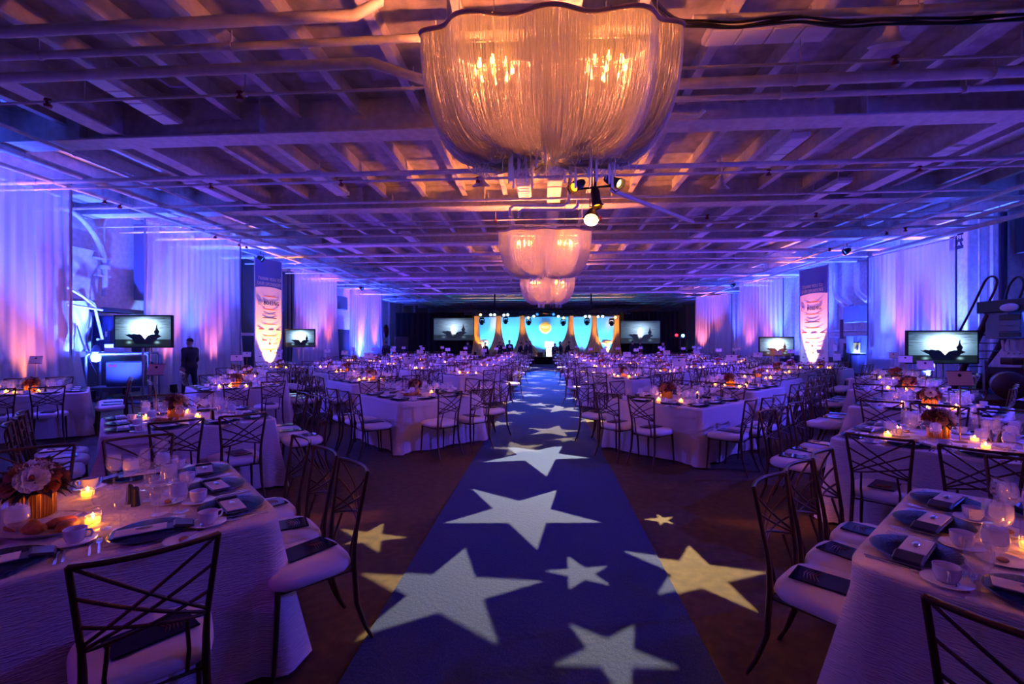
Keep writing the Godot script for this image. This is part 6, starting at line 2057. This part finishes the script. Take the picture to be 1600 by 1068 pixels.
func stamp_table(c: Vector3, where: String, nth: int) -> Node3D:
	var t := thing("banquet_table", "square banquet table under floor-length pale cloth, " + where, "table", turned(c, PI / 4 + (PI / 2) * (nth % 4)))
	part("tablecloth", S.cloths[nth % 3], M.linen, t)
	return t

# ---------------------------------------------------------------- people
func field_mesh(bones: Array, cell: float, k: float, skin_at: Callable) -> ArrayMesh:
	# bones: [a, b, radius at a, radius at b]; tapered capsules joined by a smooth minimum and meshed as surface nets
	var lo := Vector3.INF
	var hi := -Vector3.INF
	for b in bones:
		var r: float = maxf(b[2], b[3]) + cell * 3.0
		lo = lo.min(b[0] - Vector3.ONE * r).min(b[1] - Vector3.ONE * r)
		hi = hi.max(b[0] + Vector3.ONE * r).max(b[1] + Vector3.ONE * r)
	var nx := int((hi.x - lo.x) / cell) + 2
	var ny := int((hi.y - lo.y) / cell) + 2
	var nz := int((hi.z - lo.z) / cell) + 2
	var f := PackedFloat32Array()
	f.resize(nx * ny * nz)
	f.fill(1.0)
	for b in bones:
		var A: Vector3 = b[0]
		var B: Vector3 = b[1]
		var ra: float = b[2]
		var rb: float = b[3]
		var pad := maxf(ra, rb) + k + cell * 2.0
		var l := ((A.min(B) - Vector3.ONE * pad - lo) / cell).floor()
		var h := ((A.max(B) + Vector3.ONE * pad - lo) / cell).ceil()
		var d := B - A
		var dd := maxf(d.length_squared(), 1e-9)
		for z in range(maxi(0, int(l.z)), mini(nz, int(h.z) + 1)):
			for y in range(maxi(0, int(l.y)), mini(ny, int(h.y) + 1)):
				var row := (z * ny + y) * nx
				for x in range(maxi(0, int(l.x)), mini(nx, int(h.x) + 1)):
					var p := lo + Vector3(x, y, z) * cell
					var t := clampf((p - A).dot(d) / dd, 0.0, 1.0)
					var v := p.distance_to(A + d * t) - lerpf(ra, rb, t)
					var o := f[row + x]
					var m := minf(v, o)
					var g := maxf(k - absf(v - o), 0.0) / k
					f[row + x] = m - g * g * k * 0.25
	var m := MB.new()
	var at := {}
	var step := [1, nx, nx * ny]
	for z in nz - 1:
		for y in ny - 1:
			for x in nx - 1:
				var i := (z * ny + y) * nx + x
				var neg := 0
				var sum := Vector3.ZERO
				var cuts := 0
				for q in 8:
					if f[i + (q & 1) + (q >> 1 & 1) * nx + (q >> 2) * nx * ny] < 0.0:
						neg += 1
				if neg == 0 or neg == 8:
					continue
				for q in 8:
					for ax in 3:
						if q >> ax & 1:
							continue
						var q2 := q | 1 << ax
						var a := f[i + (q & 1) + (q >> 1 & 1) * nx + (q >> 2) * nx * ny]
						var b := f[i + (q2 & 1) + (q2 >> 1 & 1) * nx + (q2 >> 2) * nx * ny]
						if (a < 0.0) != (b < 0.0):
							var w := Vector3(q & 1, q >> 1 & 1, q >> 2)
							w[ax] += a / (a - b)
							sum += w
							cuts += 1
				var p := lo + (Vector3(x, y, z) + sum / cuts) * cell
				var gr := Vector3(f[i + 1] - f[i] + f[i + 1 + nx] - f[i + nx], f[i + nx] - f[i] + f[i + nx + 1] - f[i + 1], f[i + nx * ny] - f[i] + f[i + nx * ny + 1] - f[i + 1])
				at[i] = m.vert(p, gr.normalized())
				m.col.append(skin_at.call(p))
	for i in at:
		var x: int = i % nx
		var y: int = i / nx % ny
		var z: int = i / (nx * ny)
		for ax in 3:
			var a1: int = step[(ax + 1) % 3]
			var a2: int = step[(ax + 2) % 3]
			if (f[i] < 0.0) == (f[i + step[ax]] < 0.0):
				continue
			if at.has(i - a1) and at.has(i - a2) and at.has(i - a1 - a2):
				m.quad(at[i], at[i - a1], at[i - a1 - a2], at[i - a2])
	return m.mesh()

func person_shape(pose: int) -> Node3D:
	var bend := [0.05, 0.28, 0.0, 0.12][pose] as float
	var up := Vector3(0, cos(bend), -sin(bend))
	var hip := Vector3(0, 0.92, 0)
	var chest := hip + up * 0.34
	var neck := hip + up * 0.53
	var head := neck + Vector3(0, 0.15, -0.02 - bend * 0.12)
	var B := []
	B.append([hip + Vector3(-0.07, 0, 0), hip + Vector3(0.07, 0, 0), 0.125, 0.125])
	B.append([hip, chest, 0.135, 0.15])
	B.append([chest + Vector3(-0.08, 0.02, 0), chest + Vector3(0.08, 0.02, 0), 0.125, 0.125])
	B.append([neck + Vector3(-0.15, -0.05, 0), neck + Vector3(0.15, -0.05, 0), 0.065, 0.065])
	B.append([neck, head + Vector3(0, -0.06, 0), 0.055, 0.05])
	B.append([head + Vector3(0, 0.04, 0.01), head + Vector3(0, -0.05, -0.02), 0.082, 0.062])
	B.append([head + Vector3(0, -0.005, -0.085), head + Vector3(0, -0.025, -0.098), 0.012, 0.014])
	for s in [-1.0, 1.0]:
		B.append([head + Vector3(s * 0.078, 0.01, 0.01), head + Vector3(s * 0.082, -0.02, 0.0), 0.016, 0.012])
		B.append([head + Vector3(s * 0.03, 0.012, -0.068), head + Vector3(s * 0.03, 0.012, -0.070), 0.014, 0.014])
	var hands := []
	for s in [-1.0, 1.0]:
		var fwd: float = ([0.16, -0.14] if s < 0 else [-0.12, 0.16])[0] if pose == 2 else 0.0
		var knee := Vector3(s * 0.095, 0.49, -fwd * 0.6 - 0.02)
		var foot := Vector3(s * 0.10, 0.07, -fwd)
		B.append([hip + Vector3(s * 0.085, -0.04, 0), knee, 0.10, 0.065])
		B.append([knee, foot, 0.064, 0.045])
		B.append([foot + Vector3(0, -0.02, 0.03), foot + Vector3(s * 0.015, -0.03, -0.14), 0.05, 0.038])
		var sh := neck + Vector3(s * 0.185, -0.07, 0)
		var el := sh + Vector3(s * 0.05, -0.29, 0.03)
		var wr := el + Vector3(-s * 0.02, -0.23, -0.07)
		if (pose == 1 and s > 0) or pose == 3:
			el = sh + Vector3(s * 0.08, -0.26, -0.06)
			wr = el + Vector3(-s * 0.10, 0.02, -0.24)
		elif pose == 2:
			el = sh + Vector3(s * 0.04, -0.28, fwd * 0.4)
			wr = el + Vector3(0, -0.20, -0.10 + fwd * 0.3)
		B.append([sh, el, 0.055, 0.044])
		B.append([el, wr, 0.043, 0.030])
		hands.append([wr, (wr - el).normalized(), s])
	var skin := Color(0.45, 0.27, 0.19)
	var suit := Color(0.012, 0.013, 0.02)
	var skin_at := func(p: Vector3) -> Color:
		if p.distance_to(head + Vector3(0, -0.01, 0)) < 0.13 and p.y > head.y - 0.12:
			return skin
		for h in hands:
			if p.distance_to(h[0] + h[1] * 0.09) < 0.10:
				return skin
		return suit
	# hands: a palm, four bent fingers and a thumb on its side
	var H := []
	for h in hands:
		var w: Vector3 = h[0]
		var d: Vector3 = h[1]
		var side := d.cross(Vector3.UP if absf(d.y) < 0.8 else Vector3.FORWARD).normalized()
		var palm := side.cross(d).normalized()
		B.append([w, w + d * 0.07, 0.028, 0.030])
		B.append([w + d * 0.03 + side * 0.015, w + d * 0.085 + side * 0.022, 0.022, 0.018])
		B.append([w + d * 0.03 - side * 0.015, w + d * 0.085 - side * 0.022, 0.022, 0.018])
		for j in 4:
			var o := side * (j - 1.5) * 0.019
			var l: float = [0.066, 0.078, 0.074, 0.058][j]
			var a := w + d * 0.085 + o
			var b := a + d * l * 0.55 + palm * 0.008
			H.append([a, b, 0.0095, 0.0085])
			H.append([b, b + d * l * 0.4 + palm * 0.022, 0.0085, 0.007])
		var ta: Vector3 = w + d * 0.035 + side * 0.03 * h[2]
		H.append([ta, ta + d * 0.035 + side * 0.022 * h[2], 0.012, 0.010])
		H.append([ta + d * 0.035 + side * 0.022 * h[2], ta + d * 0.062 + side * 0.026 * h[2] + palm * 0.01, 0.010, 0.008])
	var m := mat(Color.WHITE, 0.75)
	m.vertex_color_use_as_albedo = true
	var key := "person_mat"
	if not M.has(key):
		M[key] = m
	var o := Node3D.new()
	var body := field_mesh(B, 0.024, 0.05, skin_at)
	var fingers := field_mesh(H, 0.006, 0.004, func(_p): return skin)
	# one continuous surface: fingers are rooted inside the palms
	var both := ArrayMesh.new()
	var bm := MB.new()
	for src in [body, fingers]:
		var a: Array = (src as ArrayMesh).surface_get_arrays(0)
		var k := bm.v.size()
		bm.v.append_array(a[Mesh.ARRAY_VERTEX])
		bm.n.append_array(a[Mesh.ARRAY_NORMAL])
		bm.uv.append_array(a[Mesh.ARRAY_TEX_UV])
		bm.col.append_array(a[Mesh.ARRAY_COLOR])
		for i in a[Mesh.ARRAY_INDEX]:
			bm.ix.append(k + i)
	part("body", bm.mesh(), M[key], o)
	var hair := MB.new()
	hair.grid(16, 8, func(u, v):
		var a: float = u * TAU
		var p: float = v * 1.75 * (0.72 + 0.28 * (0.5 + 0.5 * sin(a)))
		return head + Vector3(0, 0.045, 0.012) + Vector3(sin(p) * cos(a) * 0.092, cos(p) * 0.090, sin(p) * sin(a) * 0.100))
	part("hair", hair.mesh(), mat([Color(0.05, 0.035, 0.025), Color(0.03, 0.025, 0.02), Color(0.16, 0.10, 0.06), Color(0.25, 0.22, 0.20)][pose], 0.7), o)
	var sh := MB.new()
	for s in [-1.0, 1.0]:
		sh.plate(PackedVector2Array([Vector2(0, 0), Vector2(s * 0.035, 0.0), Vector2(s * 0.01, -0.16)]), 0.01, Transform3D(Basis(Vector3.RIGHT, -bend), chest + up * 0.15 + Vector3(0, 0, -0.125)))
	part("shirt_front", sh.mesh(), M.white, o)
	return o

func people() -> void:
	var P := []
	for i in 4:
		P.append(person_shape(i))
	# column px, distance along the hall, pose, facing, height factor, label
	var who := [[297, -13.2, 2, 1.2, 1.02, "person in dark clothes walking past the second left curtain"],
		[603, -31.0, 0, 0.6, 0.97, "person in dark suit standing by the far left wall"],
		[731, -32.8, 0, 0.2, 0.98, "person in dark suit standing below the left projection screen"],
		[761, -33.0, 1, 2.4, 0.95, "person in dark suit bending by the left flower plinth"],
		[781, -33.1, 3, 2.9, 0.97, "person in dark suit before the second gold drape from the left"],
		[790, -33.3, 1, 1.5, 0.94, "smaller dark figure between two people left of the stage"],
		[796, -33.0, 0, 3.3, 1.03, "tall person in dark suit left of the stage before the cyan backdrop"],
		[811, -33.2, 1, -1.2, 0.95, "person in dark suit leaning at the third gold drape from the left"],
		[821, -32.6, 3, -1.6, 0.99, "person with hands raised left of the carpet's end"],
		[829, -32.0, 0, 1.7, 1.0, "person in dark suit standing at the left edge of the carpet's end"],
		[867, -34.0, 0, 3.1, 0.90, "dark figure beside the podium at the carpet's end"],
		[877, -32.9, 3, 1.4, 0.98, "person in dark suit right of the carpet's end, before the gold drape"],
		[885, -33.1, 1, -1.4, 0.99, "second person right of the carpet's end, before the gold drape"],
		[989, -32.5, 0, 0.3, 1.0, "person with pale shirt standing under the right projection screen, left one"],
		[1000, -32.7, 3, -0.3, 0.99, "person in dark suit under the right projection screen, right one"],
		[1037, -31.8, 0, 0.9, 0.96, "person in dark suit by the far right end of the black drape"]]
	for q in who:
		var p := wall_z(q[0], 560, q[1])
		copy(P[q[2]], "person", q[5], "person", turned(Vector3(p.x, 0, p.z), q[3], q[4]))
	for o in P:
		o.free()
